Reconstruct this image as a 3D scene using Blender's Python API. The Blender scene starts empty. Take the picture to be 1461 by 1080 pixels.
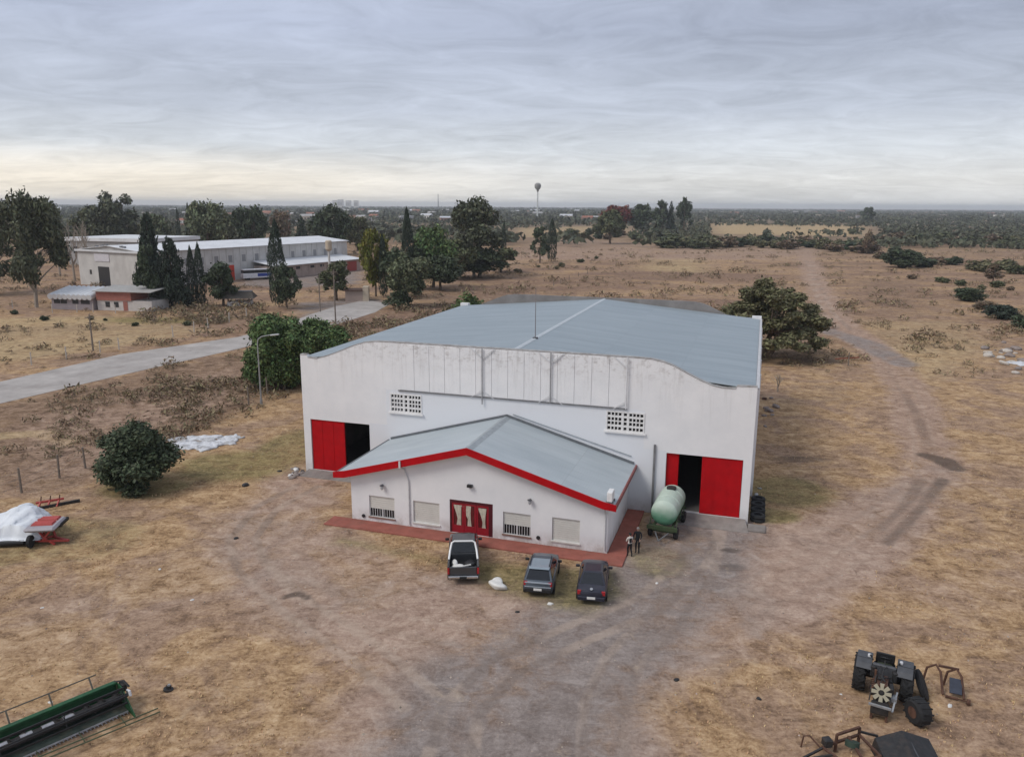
import bpy, bmesh, math, random
import numpy as np
from mathutils import Vector, Matrix, Euler
rng = np.random.default_rng(7); random.seed(7)
SC = bpy.context.scene; COL = SC.collection
rad = math.radians

# ------------------------------------------------------------------ camera
CAM_H, FPX, PITCH, ROLL = 21.8, 1115.32, rad(12.463), rad(0.333)
_f = np.array([0, math.cos(PITCH), -math.sin(PITCH)]); _r = np.array([1., 0, 0]); _u = np.cross(_r, _f)
_rr = _r*math.cos(ROLL) + _u*math.sin(ROLL); _uu = _u*math.cos(ROLL) - _r*math.sin(ROLL)
cam = bpy.data.cameras.new('camera'); cam_o = bpy.data.objects.new('camera', cam); COL.objects.link(cam_o)
cam.sensor_fit = 'HORIZONTAL'; cam.sensor_width = 36; cam.lens = 36*FPX/1461
cam.clip_start = 0.5; cam.clip_end = 40000
M = Matrix(((_rr[0], _uu[0], -_f[0], 0), (_rr[1], _uu[1], -_f[1], 0), (_rr[2], _uu[2], -_f[2], CAM_H), (0, 0, 0, 1)))
cam_o.matrix_world = M; SC.camera = cam_o

def ray(u, v): return _f + _rr*(u-730.5)/FPX + _uu*(540-v)/FPX
def G(u, v, z=0.0):                       # survey point: where the sight line of the photo meets height z
    d = ray(u, v); t = (z-CAM_H)/d[2]; return np.array([0, 0, CAM_H]) + d*t
def AT(u, v, Y):                          # sight line at distance Y
    d = ray(u, v); return np.array([0, 0, CAM_H]) + d*(Y/d[1])

# ------------------------------------------------------------------ sky, sun, exposure
SUN_EL, SUN_AZ = rad(48), rad(-115)       # azimuth from +Y towards +X
world = bpy.data.worlds.new('World'); SC.world = world; world.use_nodes = True
def build_world():
    nt = world.node_tree; N = nt.nodes; L = nt.links; N.clear()
    out = N.new('ShaderNodeOutputWorld'); bg = N.new('ShaderNodeBackground'); bg.inputs[1].default_value = 0.1
    L.new(bg.outputs[0], out.inputs[0])
    sky = N.new('ShaderNodeTexSky'); sky.sky_type = 'NISHITA'; sky.sun_disc = False
    sky.sun_elevation = SUN_EL; sky.sun_rotation = SUN_AZ; sky.air_density = 1.2; sky.dust_density = 2.5
    tc = N.new('ShaderNodeTexCoord'); sep = N.new('ShaderNodeSeparateXYZ'); L.new(tc.outputs['Generated'], sep.inputs[0])
    def math_(op, a, b=None, c=None):
        n = N.new('ShaderNodeMath'); n.operation = op
        for i, x in enumerate((a, b, c)):
            if x is None: continue
            if isinstance(x, (int, float)): n.inputs[i].default_value = x
            else: L.new(x, n.inputs[i])
        return n.outputs[0]
    z = math_('MAXIMUM', sep.outputs[2], 0.0)
    den = math_('ADD', z, 0.13)
    px = math_('DIVIDE', sep.outputs[0], den); py = math_('DIVIDE', sep.outputs[1], den)
    cmb = N.new('ShaderNodeCombineXYZ'); L.new(px, cmb.inputs[0]); L.new(py, cmb.inputs[1])
    def noise(scale, detail, rough, dist, sx, sy, off):
        mp = N.new('ShaderNodeMapping'); mp.inputs['Scale'].default_value = (sx, sy, 1); mp.inputs['Location'].default_value = (off, off*.7, 0)
        mp.inputs['Rotation'].default_value = (0, 0, 0.25)
        L.new(cmb.outputs[0], mp.inputs[0])
        n = N.new('ShaderNodeTexNoise'); n.inputs['Scale'].default_value = scale; n.inputs['Detail'].default_value = detail
        n.inputs['Roughness'].default_value = rough; n.inputs['Distortion'].default_value = dist
        L.new(mp.outputs[0], n.inputs[0]); return n.outputs[0]
    n1 = noise(0.7, 4, .55, .5, 0.6, 1, 3.1); n2 = noise(3.2, 9, .66, 1.1, .7, 1, 9.3)
    cl = math_('ADD', math_('MULTIPLY', n1, .52), math_('MULTIPLY', n2, .48))
    # base tone by elevation: pale at the horizon, blue grey overhead
    rp = N.new('ShaderNodeValToRGB'); L.new(z, rp.inputs[0]); cr = rp.color_ramp
    st = [(0.0, (.60, .60, .59)), (.03, (.61, .61, .60)), (.065, (.53, .56, .60)), (.11, (.415, .45, .525)), (.20, (.335, .37, .465)), (.5, (.35, .385, .475)), (1, (.39, .42, .49))]
    while len(cr.elements) < len(st): cr.elements.new(.5)
    for e, (p, c) in zip(cr.elements, st): e.position = p; e.color = (*c, 1)
    # cloud lightness
    mr = N.new('ShaderNodeMapRange'); L.new(cl, mr.inputs[0])
    mr.inputs[1].default_value = .34; mr.inputs[2].default_value = .66; mr.inputs[3].default_value = .79; mr.inputs[4].default_value = 1.22
    def vscale(col, s):
        n = N.new('ShaderNodeVectorMath'); n.operation = 'SCALE'; L.new(col, n.inputs[0])
        if isinstance(s, (int, float)): n.inputs['Scale'].default_value = s
        else: L.new(s, n.inputs['Scale'])
        return n.outputs[0]
    # warmer, brighter strip low over the horizon on the side the sun stands
    def rmap(src, a, b_, lo, hi):
        n = N.new('ShaderNodeMapRange'); n.interpolation_type = 'SMOOTHSTEP'; L.new(src, n.inputs[0]); n.inputs[1].default_value = a; n.inputs[2].default_value = b_; n.inputs[3].default_value = lo; n.inputs[4].default_value = hi; return n.outputs[0]
    warm = math_('MULTIPLY', rmap(sep.outputs[0], .15, -.45, 0., 1.), rmap(z, .015, .075, 1., 0.))
    wm = N.new('ShaderNodeMix'); wm.data_type = 'RGBA'; L.new(warm, wm.inputs[0]); L.new(rp.outputs[0], wm.inputs[6]); wm.inputs[7].default_value = (.80, .73, .62, 1)
    cloud = vscale(vscale(wm.outputs[2], mr.outputs[0]), 10.0)
    mix = N.new('ShaderNodeMix'); mix.data_type = 'RGBA'; mix.inputs[0].default_value = .93
    L.new(sky.outputs[0], mix.inputs[6]); L.new(cloud, mix.inputs[7]); L.new(mix.outputs[2], bg.inputs[0])
build_world()
sun = bpy.data.lights.new('sun', 'SUN'); sun.energy = 1.4; sun.angle = rad(24); sun.color = (1, .955, .89)
sun_o = bpy.data.objects.new('sun', sun); COL.objects.link(sun_o); sun_o.location = (0, 0, 60)
_sd = Vector((math.sin(SUN_AZ)*math.cos(SUN_EL), math.cos(SUN_AZ)*math.cos(SUN_EL), math.sin(SUN_EL)))
sun_o.rotation_euler = _sd.to_track_quat('Z', 'Y').to_euler()
vs = SC.view_settings; vs.view_transform = 'Standard'; vs.look = 'None'; vs.exposure = 0.44; vs.gamma = 1
SC.cycles.max_bounces = 6; SC.cycles.volume_bounces = 0

# ------------------------------------------------------------------ helpers: materials
MATS = {}
def nodes_of(name):
    m = bpy.data.materials.new(name); m.use_nodes = True; nt = m.node_tree
    b = nt.nodes['Principled BSDF']; return m, nt, b
def mat(name, col, rough=.6, var=.12, scale=3., metal=0., bump=0., spec=.4, stain=None, stain_amt=0., coat=0.):
    """plain painted / worn material: colour mottled by noise, optional stain colour in blotches"""
    if name in MATS: return MATS[name]
    m, nt, b = nodes_of(name); N, L = nt.nodes, nt.links
    tc = N.new('ShaderNodeTexCoord'); n = N.new('ShaderNodeTexNoise'); n.inputs['Scale'].default_value = scale
    n.inputs['Detail'].default_value = 6; n.inputs['Roughness'].default_value = .62; L.new(tc.outputs['Object'], n.inputs[0])
    r = N.new('ShaderNodeValToRGB'); L.new(n.outputs[0], r.inputs[0]); e = r.color_ramp.elements
    e[0].position = .3; e[1].position = .72
    e[0].color = (*[c*(1-var) for c in col], 1); e[1].color = (*[min(1, c*(1+var)) for c in col], 1)
    out = r.outputs[0]
    if stain is not None:
        n2 = N.new('ShaderNodeTexNoise'); n2.inputs['Scale'].default_value = scale*.45; n2.inputs['Detail'].default_value = 8
        n2.inputs['Roughness'].default_value = .7; L.new(tc.outputs['Object'], n2.inputs[0])
        mr = N.new('ShaderNodeMapRange'); L.new(n2.outputs[0], mr.inputs[0]); mr.inputs[1].default_value = .48; mr.inputs[2].default_value = .68
        mr.inputs[3].default_value = 0; mr.inputs[4].default_value = stain_amt
        mx = N.new('ShaderNodeMix'); mx.data_type = 'RGBA'; L.new(mr.outputs[0], mx.inputs[0]); L.new(out, mx.inputs[6]); mx.inputs[7].default_value = (*stain, 1)
        out = mx.outputs[2]
    L.new(out, b.inputs['Base Color'])
    b.inputs['Roughness'].default_value = rough; b.inputs['Metallic'].default_value = metal
    b.inputs['Specular IOR Level'].default_value = spec; b.inputs['Coat Weight'].default_value = coat
    if bump:
        bp = N.new('ShaderNodeBump'); bp.inputs['Strength'].default_value = bump; bp.inputs['Distance'].default_value = .02
        L.new(n.outputs[0], bp.inputs['Height']); L.new(bp.outputs[0], b.inputs['Normal'])
    MATS[name] = m; return m
def leaf_mat(name, col, hue=.035, val=.55):
    if name in MATS: return MATS[name]
    m, nt, b = nodes_of(name); N, L = nt.nodes, nt.links
    g = N.new('ShaderNodeNewGeometry'); hsv = N.new('ShaderNodeHueSaturation'); hsv.inputs['Color'].default_value = (*col, 1)
    def mr(lo, hi, src):
        n = N.new('ShaderNodeMapRange'); L.new(src, n.inputs[0]); n.inputs[3].default_value = lo; n.inputs[4].default_value = hi; return n.outputs[0]
    wn = N.new('ShaderNodeTexWhiteNoise'); wn.noise_dimensions = '1D'; L.new(g.outputs['Random Per Island'], wn.inputs['W'])
    tc = N.new('ShaderNodeTexCoord'); cn = N.new('ShaderNodeTexNoise'); cn.inputs['Scale'].default_value = 5; cn.inputs['Detail'].default_value = 3
    L.new(tc.outputs['Object'], cn.inputs[0])
    L.new(mr(.5-hue, .5+hue, wn.outputs['Value']), hsv.inputs['Hue'])
    mm = N.new('ShaderNodeMath'); mm.operation = 'MULTIPLY'; L.new(mr(1-val, 1+val, g.outputs['Random Per Island']), mm.inputs[0])
    L.new(mr(.6, 1.4, cn.outputs[0]), mm.inputs[1]); L.new(mm.outputs[0], hsv.inputs['Value'])
    L.new(hsv.outputs[0], b.inputs['Base Color']); b.inputs['Roughness'].default_value = .65; b.inputs['Specular IOR Level'].default_value = .25
    MATS[name] = m; return m

# ------------------------------------------------------------------ helpers: meshes and objects
def obj(name, me, m=None, parent=None, loc=None, rz=None):
    o = bpy.data.objects.new(name, me); COL.objects.link(o)
    if m is not None and me is not None and len(me.materials) == 0: me.materials.append(m)
    if parent is not None: o.parent = parent
    if loc is not None: o.location = [float(c) for c in loc]
    if rz is not None: o.rotation_euler = (0, 0, rz)
    return o
def tag(o, label, cat, group=None):
    o['label'] = label; o['category'] = cat
    if group: o['group'] = group
    return o
def thing(name, label, cat, loc=(0, 0, 0), rz=0, group=None):
    o = obj(name, None, loc=loc, rz=rz); tag(o, label, cat, group); return o
class MB:
    def __init__(s): s.v = []; s.f = []; s.mi = []; s.cur = 0
    def add(s, vs_, fs):
        k = len(s.v); s.v += [tuple(map(float, p)) for p in vs_]; s.f += [tuple(i+k for i in f) for f in fs]; s.mi += [s.cur]*len(fs); return s
    def box(s, x0, x1, y0, y1, z0, z1):
        return s.add([(x0,y0,z0),(x1,y0,z0),(x1,y1,z0),(x0,y1,z0),(x0,y0,z1),(x1,y0,z1),(x1,y1,z1),(x0,y1,z1)],
                     [(0,3,2,1),(4,5,6,7),(0,1,5,4),(1,2,6,5),(2,3,7,6),(3,0,4,7)])
    def cbox(s, c, d, rz=0, rx=0, ry=0):
        R = Euler((rx, ry, rz)).to_matrix(); k = []
        for sx, sy, sz in ((-1,-1,-1),(1,-1,-1),(1,1,-1),(-1,1,-1),(-1,-1,1),(1,-1,1),(1,1,1),(-1,1,1)):
            k.append(Vector(c) + R @ Vector((sx*d[0]/2, sy*d[1]/2, sz*d[2]/2)))
        return s.add(k, [(0,3,2,1),(4,5,6,7),(0,1,5,4),(1,2,6,5),(2,3,7,6),(3,0,4,7)])
    def bar(s, p, q, w, h=None):
        p, q = Vector(p), Vector(q); d = (q-p); n = d.normalized(); up = Vector((0,0,1)) if abs(n.z) < .95 else Vector((1,0,0))
        a = n.cross(up).normalized()*w/2; b = a.cross(n).normalized()*(h or w)/2
        k = [p-a-b, p+a-b, p+a+b, p-a+b, q-a-b, q+a-b, q+a+b, q-a+b]
        return s.add(k, [(0,1,2,3),(7,6,5,4),(0,4,5,1),(1,5,6,2),(2,6,7,3),(3,7,4,0)])
    def tube(s, pts, rs, n=8, cap=True):
        pts = [Vector([float(c) for c in p]) for p in pts]; rs = rs if hasattr(rs, '__len__') else [rs]*len(pts); rings = []
        ref = None
        for i, p in enumerate(pts):
            t = (pts[min(i+1, len(pts)-1)] - pts[max(i-1, 0)]).normalized()
            if ref is None: ref = Vector((1,0,0)) if abs(t.x) < .8 else Vector((0,1,0))
            a = (ref - t*ref.dot(t)).normalized(); b = t.cross(a); ref = a
            rings.append([p + (a*math.cos(2*math.pi*j/n) + b*math.sin(2*math.pi*j/n))*rs[i] for j in range(n)])
        return s.loft(rings, cap)
    def loft(s, rings, cap=True):
        n = len(rings[0]); vs_ = [p for r in rings for p in r]; fs = []
        for i in range(len(rings)-1):
            for j in range(n): fs.append((i*n+j, i*n+(j+1)%n, (i+1)*n+(j+1)%n, (i+1)*n+j))
        if cap: fs.append(tuple(range(n-1, -1, -1))); fs.append(tuple(range((len(rings)-1)*n, len(rings)*n)))
        return s.add(vs_, fs)
    def lathe(s, prof, c, axis, n=20):
        """prof: (dist along axis, radius); closed profile ring by ring"""
        ax = Vector(axis).normalized(); ref = Vector((0,0,1)) if abs(ax.z) < .9 else Vector((1,0,0))
        a = ax.cross(ref).normalized(); b = ax.cross(a)
        rings = [[Vector(c) + ax*t + (a*math.cos(2*math.pi*j/n)+b*math.sin(2*math.pi*j/n))*r for j in range(n)] for t, r in prof]
        return s.loft(rings, True)
    def prism(s, poly, y0, y1):               # polygon in x,z extruded along y
        n = len(poly); return s.add([(x, y0, z) for x, z in poly] + [(x, y1, z) for x, z in poly],
            [tuple(range(n)), tuple(range(2*n-1, n-1, -1))] + [(i+n, (i+1)%n+n, (i+1)%n, i) for i in range(n)])
    def mesh(s, name):
        me = bpy.data.meshes.new(name); me.from_pydata(s.v, [], s.f)
        me.polygons.foreach_set('material_index', s.mi); me.update(); return me
    def build(s, name, m, parent=None, smooth=False, bevel=0, loc=None, rz=None, tris=False):
        me = s.mesh(name)
        bm = bmesh.new(); bm.from_mesh(me); bmesh.ops.recalc_face_normals(bm, faces=bm.faces)
        if bevel: bmesh.ops.bevel(bm, geom=list(bm.edges), offset=bevel, segments=1, affect='EDGES', clamp_overlap=True)
        bm.to_mesh(me); bm.free()
        if smooth: 
            me.polygons.foreach_set('use_smooth', [True]*len(me.polygons))
            try: me.set_sharp_from_angle(angle=rad(40))
            except Exception: pass
        return obj(name, me, m, parent, loc, rz)
def np_mesh(name, V, F):
    """numpy quads / tris -> mesh"""
    me = bpy.data.meshes.new(name); V = np.asarray(V, np.float32); F = np.asarray(F, np.int32); k = F.shape[1]
    me.vertices.add(len(V)); me.vertices.foreach_set('co', V.ravel()); me.loops.add(F.size); me.loops.foreach_set('vertex_index', F.ravel())
    me.polygons.add(len(F)); me.polygons.foreach_set('loop_start', np.arange(0, F.size, k, dtype=np.int32))
    me.update(calc_edges=True); me.validate(); return me
def struct(o): o['kind'] = 'structure'; return o
def stuff(o, label=None, cat=None):
    o['kind'] = 'stuff'
    if label: o['label'] = label
    if cat: o['category'] = cat
    return o
def copy_tree(o, parent=None):
    c = o.copy(); COL.objects.link(c); c.parent = parent
    for ch in list(o.children): copy_tree(ch, c)
    return c

# ================================================================== GROUND
WX, WY, WYAW = -17.191, 62.263, rad(-17.578)
WW, WD = 35.48, 36.33
def wl(a, b, z=0):          # warehouse frame -> world
    c, s = math.cos(WYAW), math.sin(WYAW); return np.array([WX + a*c - b*s, WY + a*s + b*c, z])
def spaced(lo, c0, c1, hi, step, grow):
    mid = list(np.arange(c0, c1+1e-6, step)); a = []; x = c1; d = step
    while x < hi: d *= grow; x += d; a.append(x)
    b = []; x = c0; d = step
    while x > lo: d *= grow; x -= d; b.append(x)
    return np.array(b[::-1] + mid + a)
def build_ground():
    X = spaced(-7000, -48, 52, 7000, .32, 1.045); Y = spaced(-60, 22, 100, 12000, .32, 1.03)
    gx, gy = np.meshgrid(X, Y); P = np.stack([gx.ravel(), gy.ravel()], 1); n = len(P)
    nx, ny = len(X), len(Y)
    i = np.arange(nx*ny).reshape(ny, nx); F = np.stack([i[:-1,:-1], i[:-1,1:], i[1:,1:], i[1:,:-1]], -1).reshape(-1, 4)
    def smooth(d, w, soft): return np.clip(1-(d-w)/soft, 0, 1)
    def line(pix, soft=1.5):
        """pix: (u, v, halfwidth m)"""
        m = np.zeros(n); pts = [(G(u, v)[:2], w) for u, v, w in pix]
        for (p, wa), (q, wb) in zip(pts[:-1], pts[1:]):
            d = q-p; t = np.clip(((P-p)@d)/(d@d), 0, 1); dist = np.linalg.norm(P-(p+t[:,None]*d), axis=1)
            m = np.maximum(m, smooth(dist, wa+(wb-wa)*t, soft))
        return m
    def blob(u, v, rx, ry, soft=.5, z=0):
        c = G(u, v)[:2]; d = np.sqrt(((P[:,0]-c[0])/rx)**2+((P[:,1]-c[1])/ry)**2); return smooth(d, .55, soft)
    def poly(pix, soft=2.):
        q = np.array([G(u, v)[:2] for u, v in pix]); inside = np.zeros(n, bool); dist = np.full(n, 1e9)
        for a, b in zip(q, np.roll(q, -1, 0)):
            c = (a[1] > P[:,1]) != (b[1] > P[:,1]); xi = (b[0]-a[0])*(P[:,1]-a[1])/(b[1]-a[1]+1e-12)+a[0]; inside ^= c & (P[:,0] < xi)
            d = b-a; t = np.clip(((P-a)@d)/(d@d), 0, 1); dist = np.minimum(dist, np.linalg.norm(P-(a+t[:,None]*d), axis=1))
        s = np.where(inside, dist, -dist); return np.clip(.5+s/(2*soft), 0, 1)
    mx = lambda *a: np.maximum.reduce(a)
    dirt = mx(line([(700,1130,6.5),(705,1050,6),(720,980,5.2),(800,915,4.6),(940,850,3.6),(1010,780,2.8),(1010,738,2.2)], 3.6),
              line([(740,960,3.6),(600,900,2.8),(460,845,2.4),(370,790,2.2),(380,740,2.2),(440,690,2.0)], 3.4)*.86,
              line([(700,860,1.6),(560,830,1.4),(470,770,1.2)], 2.2)*.75,
              line([(930,900,3),(1080,840,2.8),(1180,785,2.2),(1270,730,1.3),(1335,672,.7)], 2.6),
              line([(360,760,1.0),(250,830,1.6),(80,900,2)], 5)*.45)
    pink = mx(line([(1060,850,2.5),(1150,800,3),(1230,750,2.5),(1290,710,1.6)], 3),
              line([(1335,660,1.4),(1312,610,1.4),(1298,560,1.6),(1265,510,1.8),(1215,475,2.2),(1185,452,2.8)], 2.2),
              line([(1190,455,2.0),(1165,405,2.2),(1152,370,2.6),(1146,352,3)], 4)*.85,
              blob(640,900,7,5)*.5, blob(700,840,9,3)*.8, blob(690,1050,2.6,1.2)*.9, blob(590,1060,1.4,.8)*.8, poly([(590,420),(760,372),(1130,372),(1240,352),(960,352),(780,335),(640,395)], 12)*.65,
              poly([(0,600),(330,520),(420,540),(300,610),(120,690),(0,700)], 4)*.55, blob(1400,840,9,4)*.5)
    scrub = mx(poly([(-60,590),(340,502),(425,545),(330,600),(230,640),(110,690),(-60,705)], 3),
               poly([(430,462),(560,440),(720,400),(790,405),(660,470),(520,490)], 8)*.9,
               poly([(1200,395),(1330,400),(1380,450),(1230,455)], 12)*.7, poly([(740,400),(960,372),(1080,392),(900,412),(760,432)], 8)*.6)
    green = mx(blob(330,665,7,6)*.8, blob(410,640,4,9)*.7, blob(210,695,5,3.5)*.8, blob(1120,700,5,5)*.75, blob(1100,735,3,2)*.8, blob(120,770,6,5)*.55, blob(0,790,4,3)*.6,
               poly([(480,762),(640,795),(880,810),(900,850),(840,880),(690,845),(640,812),(470,776)], 1.2)*.8, blob(940,800,2.6,3.2)*.7, blob(55,760,5,4)*.6,
               poly([(150,452),(290,452),(290,462),(150,462)], 3)*.9, blob(1180,560,6,10)*.35)
    dark = mx(line([(1322,650,.5),(1345,657,.8),(1362,668,.5)], .8), line([(1345,685,.35),(1330,705,.25),(1300,740,.2),(1265,775,.15)], .7)*.7, line([(1315,685,.3),(1290,722,.25),(1250,760,.15)], .7)*.6,
              blob(1043,785,1.0,.5)*.8, blob(1045,810,1.2,.9)*.6, blob(1275,555,2.2,1.1)*.5, line([(406,852,.12),(425,846,.16),(440,853,.12)], .3)*.9,
              line([(1290,560,.3),(1312,600,.3),(1325,645,.3)], .8)*.5, blob(1140,655,4,1.2)*.6, blob(1140,515,10,4)*.7, blob(200,705,3,1.5)*.5,  # broad blobs by the spreading tree and lone shrub paint their cast shadows
              blob(760,1040,1.0,.8)*.35, blob(565,775,3.0,1.0)*.35, blob(635,805,2.,1.2)*.3, blob(1075,900,1.5,1.2)*.35, blob(1265,1020,1.8,1.2)*.4)
    pale = mx(poly([(1010,317),(1235,322),(1240,338),(1010,334)], 18), poly([(-80,455),(150,450),(320,470),(150,500),(-80,530)], 3)*.75, blob(990,758,1.4,1.6)*.8,
              poly([(900,366),(1010,368),(1020,392),(900,385)], 8)*.7, poly([(1210,455),(1380,455),(1440,500),(1330,560),(1230,500)], 5)*.6, line([(0,622,1.),(60,618,.8),(100,632,.6)], 1)*.8,
              poly([(730,325),(900,322),(900,334),(740,340)], 12)*.8, line([(1165,540,1.5),(1190,495,1.5)], 3)*.3, poly([(640,395),(800,352),(880,340),(1000,345),(800,372)], 9)*.3)
    grey = mx(poly([(420,432),(540,425),(560,432),(480,465),(430,470)], 3)*.8, line([(1175,470,1.4),(1235,490,1.8),(1290,520,1.3)], 2)*.75,
              line([(700,1130,4.5),(730,1000,3.5),(860,900,3),(985,800,2.4),(1010,745,2.2)], 3.5)*.85, poly([(330,395),(430,385),(520,372),(520,405),(420,412),(340,408)], 4)*.8)
    def ruts(pix, gap=.85, w=.16, soft=.4):
        pts = np.array([G(u, v)[:2] for u, v in pix]); m = np.zeros(n)
        for sgn in (-1, 1):
            d = np.gradient(pts, axis=0); nrm = np.stack([-d[:,1], d[:,0]], 1); nrm /= np.linalg.norm(nrm, axis=1)[:, None]; q = pts+nrm*gap*sgn
            for a, b in zip(q[:-1], q[1:]):
                e = b-a; t = np.clip(((P-a)@e)/(e@e), 0, 1); m = np.maximum(m, smooth(np.linalg.norm(P-(a+t[:,None]*e), axis=1), w, soft))
        return m
    rut = mx(ruts([(640,1085),(660,1010),(720,950),(820,905),(930,860),(990,800),(1008,750)]), ruts([(860,1085),(860,1010),(890,940),(950,880),(1000,810),(1015,755)])*.8, ruts([(600,1000),(520,930),(430,870),(360,810),(345,770),(380,725),(440,692)]),
             ruts([(760,920),(640,905),(520,880),(430,840),(400,790)])*.7, ruts([(900,900),(1020,870),(1120,815),(1200,770),(1280,715),(1325,680),(1318,630),(1302,570),(1268,512),(1215,476)])*.6, ruts([(880,1000),(1000,900),(1100,850),(1220,790)])*.6,
             ruts([(1205,470),(1180,445),(1165,405),(1152,370)], 1.0, .3, .6))
    road = line([(-130,592,6.5),(-40,569,6),(0,560,6),(170,520,6),(340,489,6),(410,470,6),(460,456,6),(510,440,8),(540,431,8)], .5)
    mid = np.clip((P[:,1]-100)/40, 0, 1)*np.clip((700-P[:,1])/200, 0, 1)*(1-.7*np.clip(pale, 0, 1))
    far = np.clip((P[:,1]-330)/400, 0, 1)*(1-.9*np.clip(pale, 0, 1))
    V = np.zeros((n, 3), np.float32); V[:,:2] = P
    me = np_mesh('ground', V, F)
    me.polygons.foreach_set('use_smooth', [True]*len(me.polygons))
    for k, a in dict(dirt=dirt, pink=pink, scrub=scrub, green=green, dark=dark, pale=pale, grey=grey, far=far, mid=mid, rut=rut).items():
        at = me.attributes.new(k, 'FLOAT', 'POINT'); at.data.foreach_set('value', a.astype(np.float32))
    # ---- material
    m, nt, b = nodes_of('ground_soil'); N, L = nt.nodes, nt.links
    tc = N.new('ShaderNodeTexCoord'); co = tc.outputs['Object']
    def noise(scale, det=6, rough=.6, dist=0., sx=1, sy=1):
        mp = N.new('ShaderNodeMapping'); mp.inputs['Scale'].default_value = (sx, sy, 1); L.new(co, mp.inputs[0])
        q = N.new('ShaderNodeTexNoise'); q.inputs['Scale'].default_value = scale; q.inputs['Detail'].default_value = det
        q.inputs['Roughness'].default_value = rough; q.inputs['Distortion'].default_value = dist; L.new(mp.outputs[0], q.inputs[0]); return q.outputs[0]
    def mth(op, a, c=None):
        q = N.new('ShaderNodeMath'); q.operation = op
        for k, x in enumerate((a, c)):
            if x is None: continue
            if isinstance(x, (int, float)): q.inputs[k].default_value = x
            else: L.new(x, q.inputs[k])
        return q.outputs[0]
    def ramp(src, st):
        q = N.new('ShaderNodeValToRGB'); L.new(src, q.inputs[0]); c = q.color_ramp
        while len(c.elements) < len(st): c.elements.new(.5)
        for e, (p, col) in zip(c.elements, st): e.position = p; e.color = (*col, 1)
        return q.outputs[0]
    def rng_(src, a, c, lo=0, hi=1):
        q = N.new('ShaderNodeMapRange'); q.interpolation_type = 'SMOOTHSTEP'; L.new(src, q.inputs[0])
        q.inputs[1].default_value = a; q.inputs[2].default_value = c; q.inputs[3].default_value = lo; q.inputs[4].default_value = hi; return q.outputs[0]
    def mix(f, a, c):
        q = N.new('ShaderNodeMix'); q.data_type = 'RGBA'
        L.new(f, q.inputs[0]) if not isinstance(f, (int, float)) else setattr(q.inputs[0], 'default_value', f)
        for k, x in ((6, a), (7, c)):
            if isinstance(x, tuple): q.inputs[k].default_value = (*x, 1)
            else: L.new(x, q.inputs[k])
        return q.outputs[2]
    def att(k):
        q = N.new('ShaderNodeAttribute'); q.attribute_name = k; return q.outputs['Fac']
    nb = noise(.035, 4); nm = noise(.16, 6, .66, .8); nf = noise(.8, 9, .72, .7); nv = noise(4.5, 7, .78, .4); nstr = noise(1.6, 7, .7, 1.2, .4, 1.5)
    edge = mth('ADD', mth('MULTIPLY', mth('SUBTRACT', nf, .5), 1.5), mth('MULTIPLY', mth('SUBTRACT', nm, .5), 1.5))
    def mask(k, lo=.15, hi=.95):
        lo, hi = lo-.12, hi+.12
        return rng_(mth('ADD', att(k), mth('MULTIPLY', edge, mth('ADD', mth('MULTIPLY', att(k), 1.1), .0))), lo, hi)
    tex = mth('ADD', mth('MULTIPLY', nf, .45), mth('ADD', mth('MULTIPLY', nv, .35), mth('MULTIPLY', nstr, .2)))
    tex = mth('ADD', mth('MULTIPLY', mth('SUBTRACT', tex, .5), 1.75), .49)
    straw = ramp(tex, [(.32, (.155, .094, .052)), (.44, (.320, .202, .108)), (.54, (.455, .302, .170)), (.68, (.61, .445, .275))])
    straw2 = ramp(tex, [(.32, (.140, .090, .062)), (.48, (.300, .197, .130)), (.66, (.48, .335, .23))])
    col = mix(rng_(nm, .42, .60), straw, straw2)
    brn = ramp(tex, [(.33, (.080, .052, .033)), (.47, (.215, .138, .090)), (.58, (.315, .215, .145)), (.7, (.40, .29, .19))])
    col = mix(mask('scrub', .3, .8), col, brn)
    col = mix(mth('MULTIPLY', mask('pale', .3, .8), .85), col, ramp(tex, [(.35, (.32, .23, .12)), (.6, (.54, .40, .225))]))
    nmid = noise(.030, 8, .68, .8, .45, 1.5)
    col = mix(mth('MULTIPLY', mth('MULTIPLY', rng_(nmid, .40, .62), att('mid')), .85), col, ramp(tex, [(.3, (.11, .066, .046)), (.5, (.215, .135, .095)), (.7, (.34, .235, .17))]))
    col = mix(mth('MULTIPLY', mth('MULTIPLY', rng_(noise(.055, 8, .7, .8, .4, 1.6), .55, .70), att('mid')), .75), col, (.085, .062, .042))
    pk = ramp(tex, [(.32, (.205, .132, .096)), (.48, (.35, .240, .178)), (.68, (.52, .38, .29))])
    col = mix(mth('MULTIPLY', mask('pink', .3, .85), .9), col, pk)
    drt = ramp(tex, [(.30, (.185, .132, .102)), (.45, (.290, .214, .170)), (.58, (.375, .285, .230)), (.75, (.49, .39, .32))])
    drt2 = ramp(tex, [(.30, (.225, .150, .113)), (.48, (.365, .258, .198)), (.66, (.51, .385, .30))])
    drt = mix(rng_(noise(.11, 5, .62, 1.0), .36, .56), drt, drt2)
    col = mix(mth('MULTIPLY', mask('dirt', .22, .95), .94), col, drt)
    col = mix(mth('MULTIPLY', mask('grey', .3, .85), .9), col, ramp(tex, [(.32, (.145, .122, .110)), (.5, (.235, .200, .182)), (.68, (.34, .297, .272))]))
    col = mix(mth('MULTIPLY', mask('green', .35, .8), .8), col, ramp(tex, [(.36, (.085, .078, .026)), (.5, (.205, .170, .068)), (.66, (.36, .28, .13))]))
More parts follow.
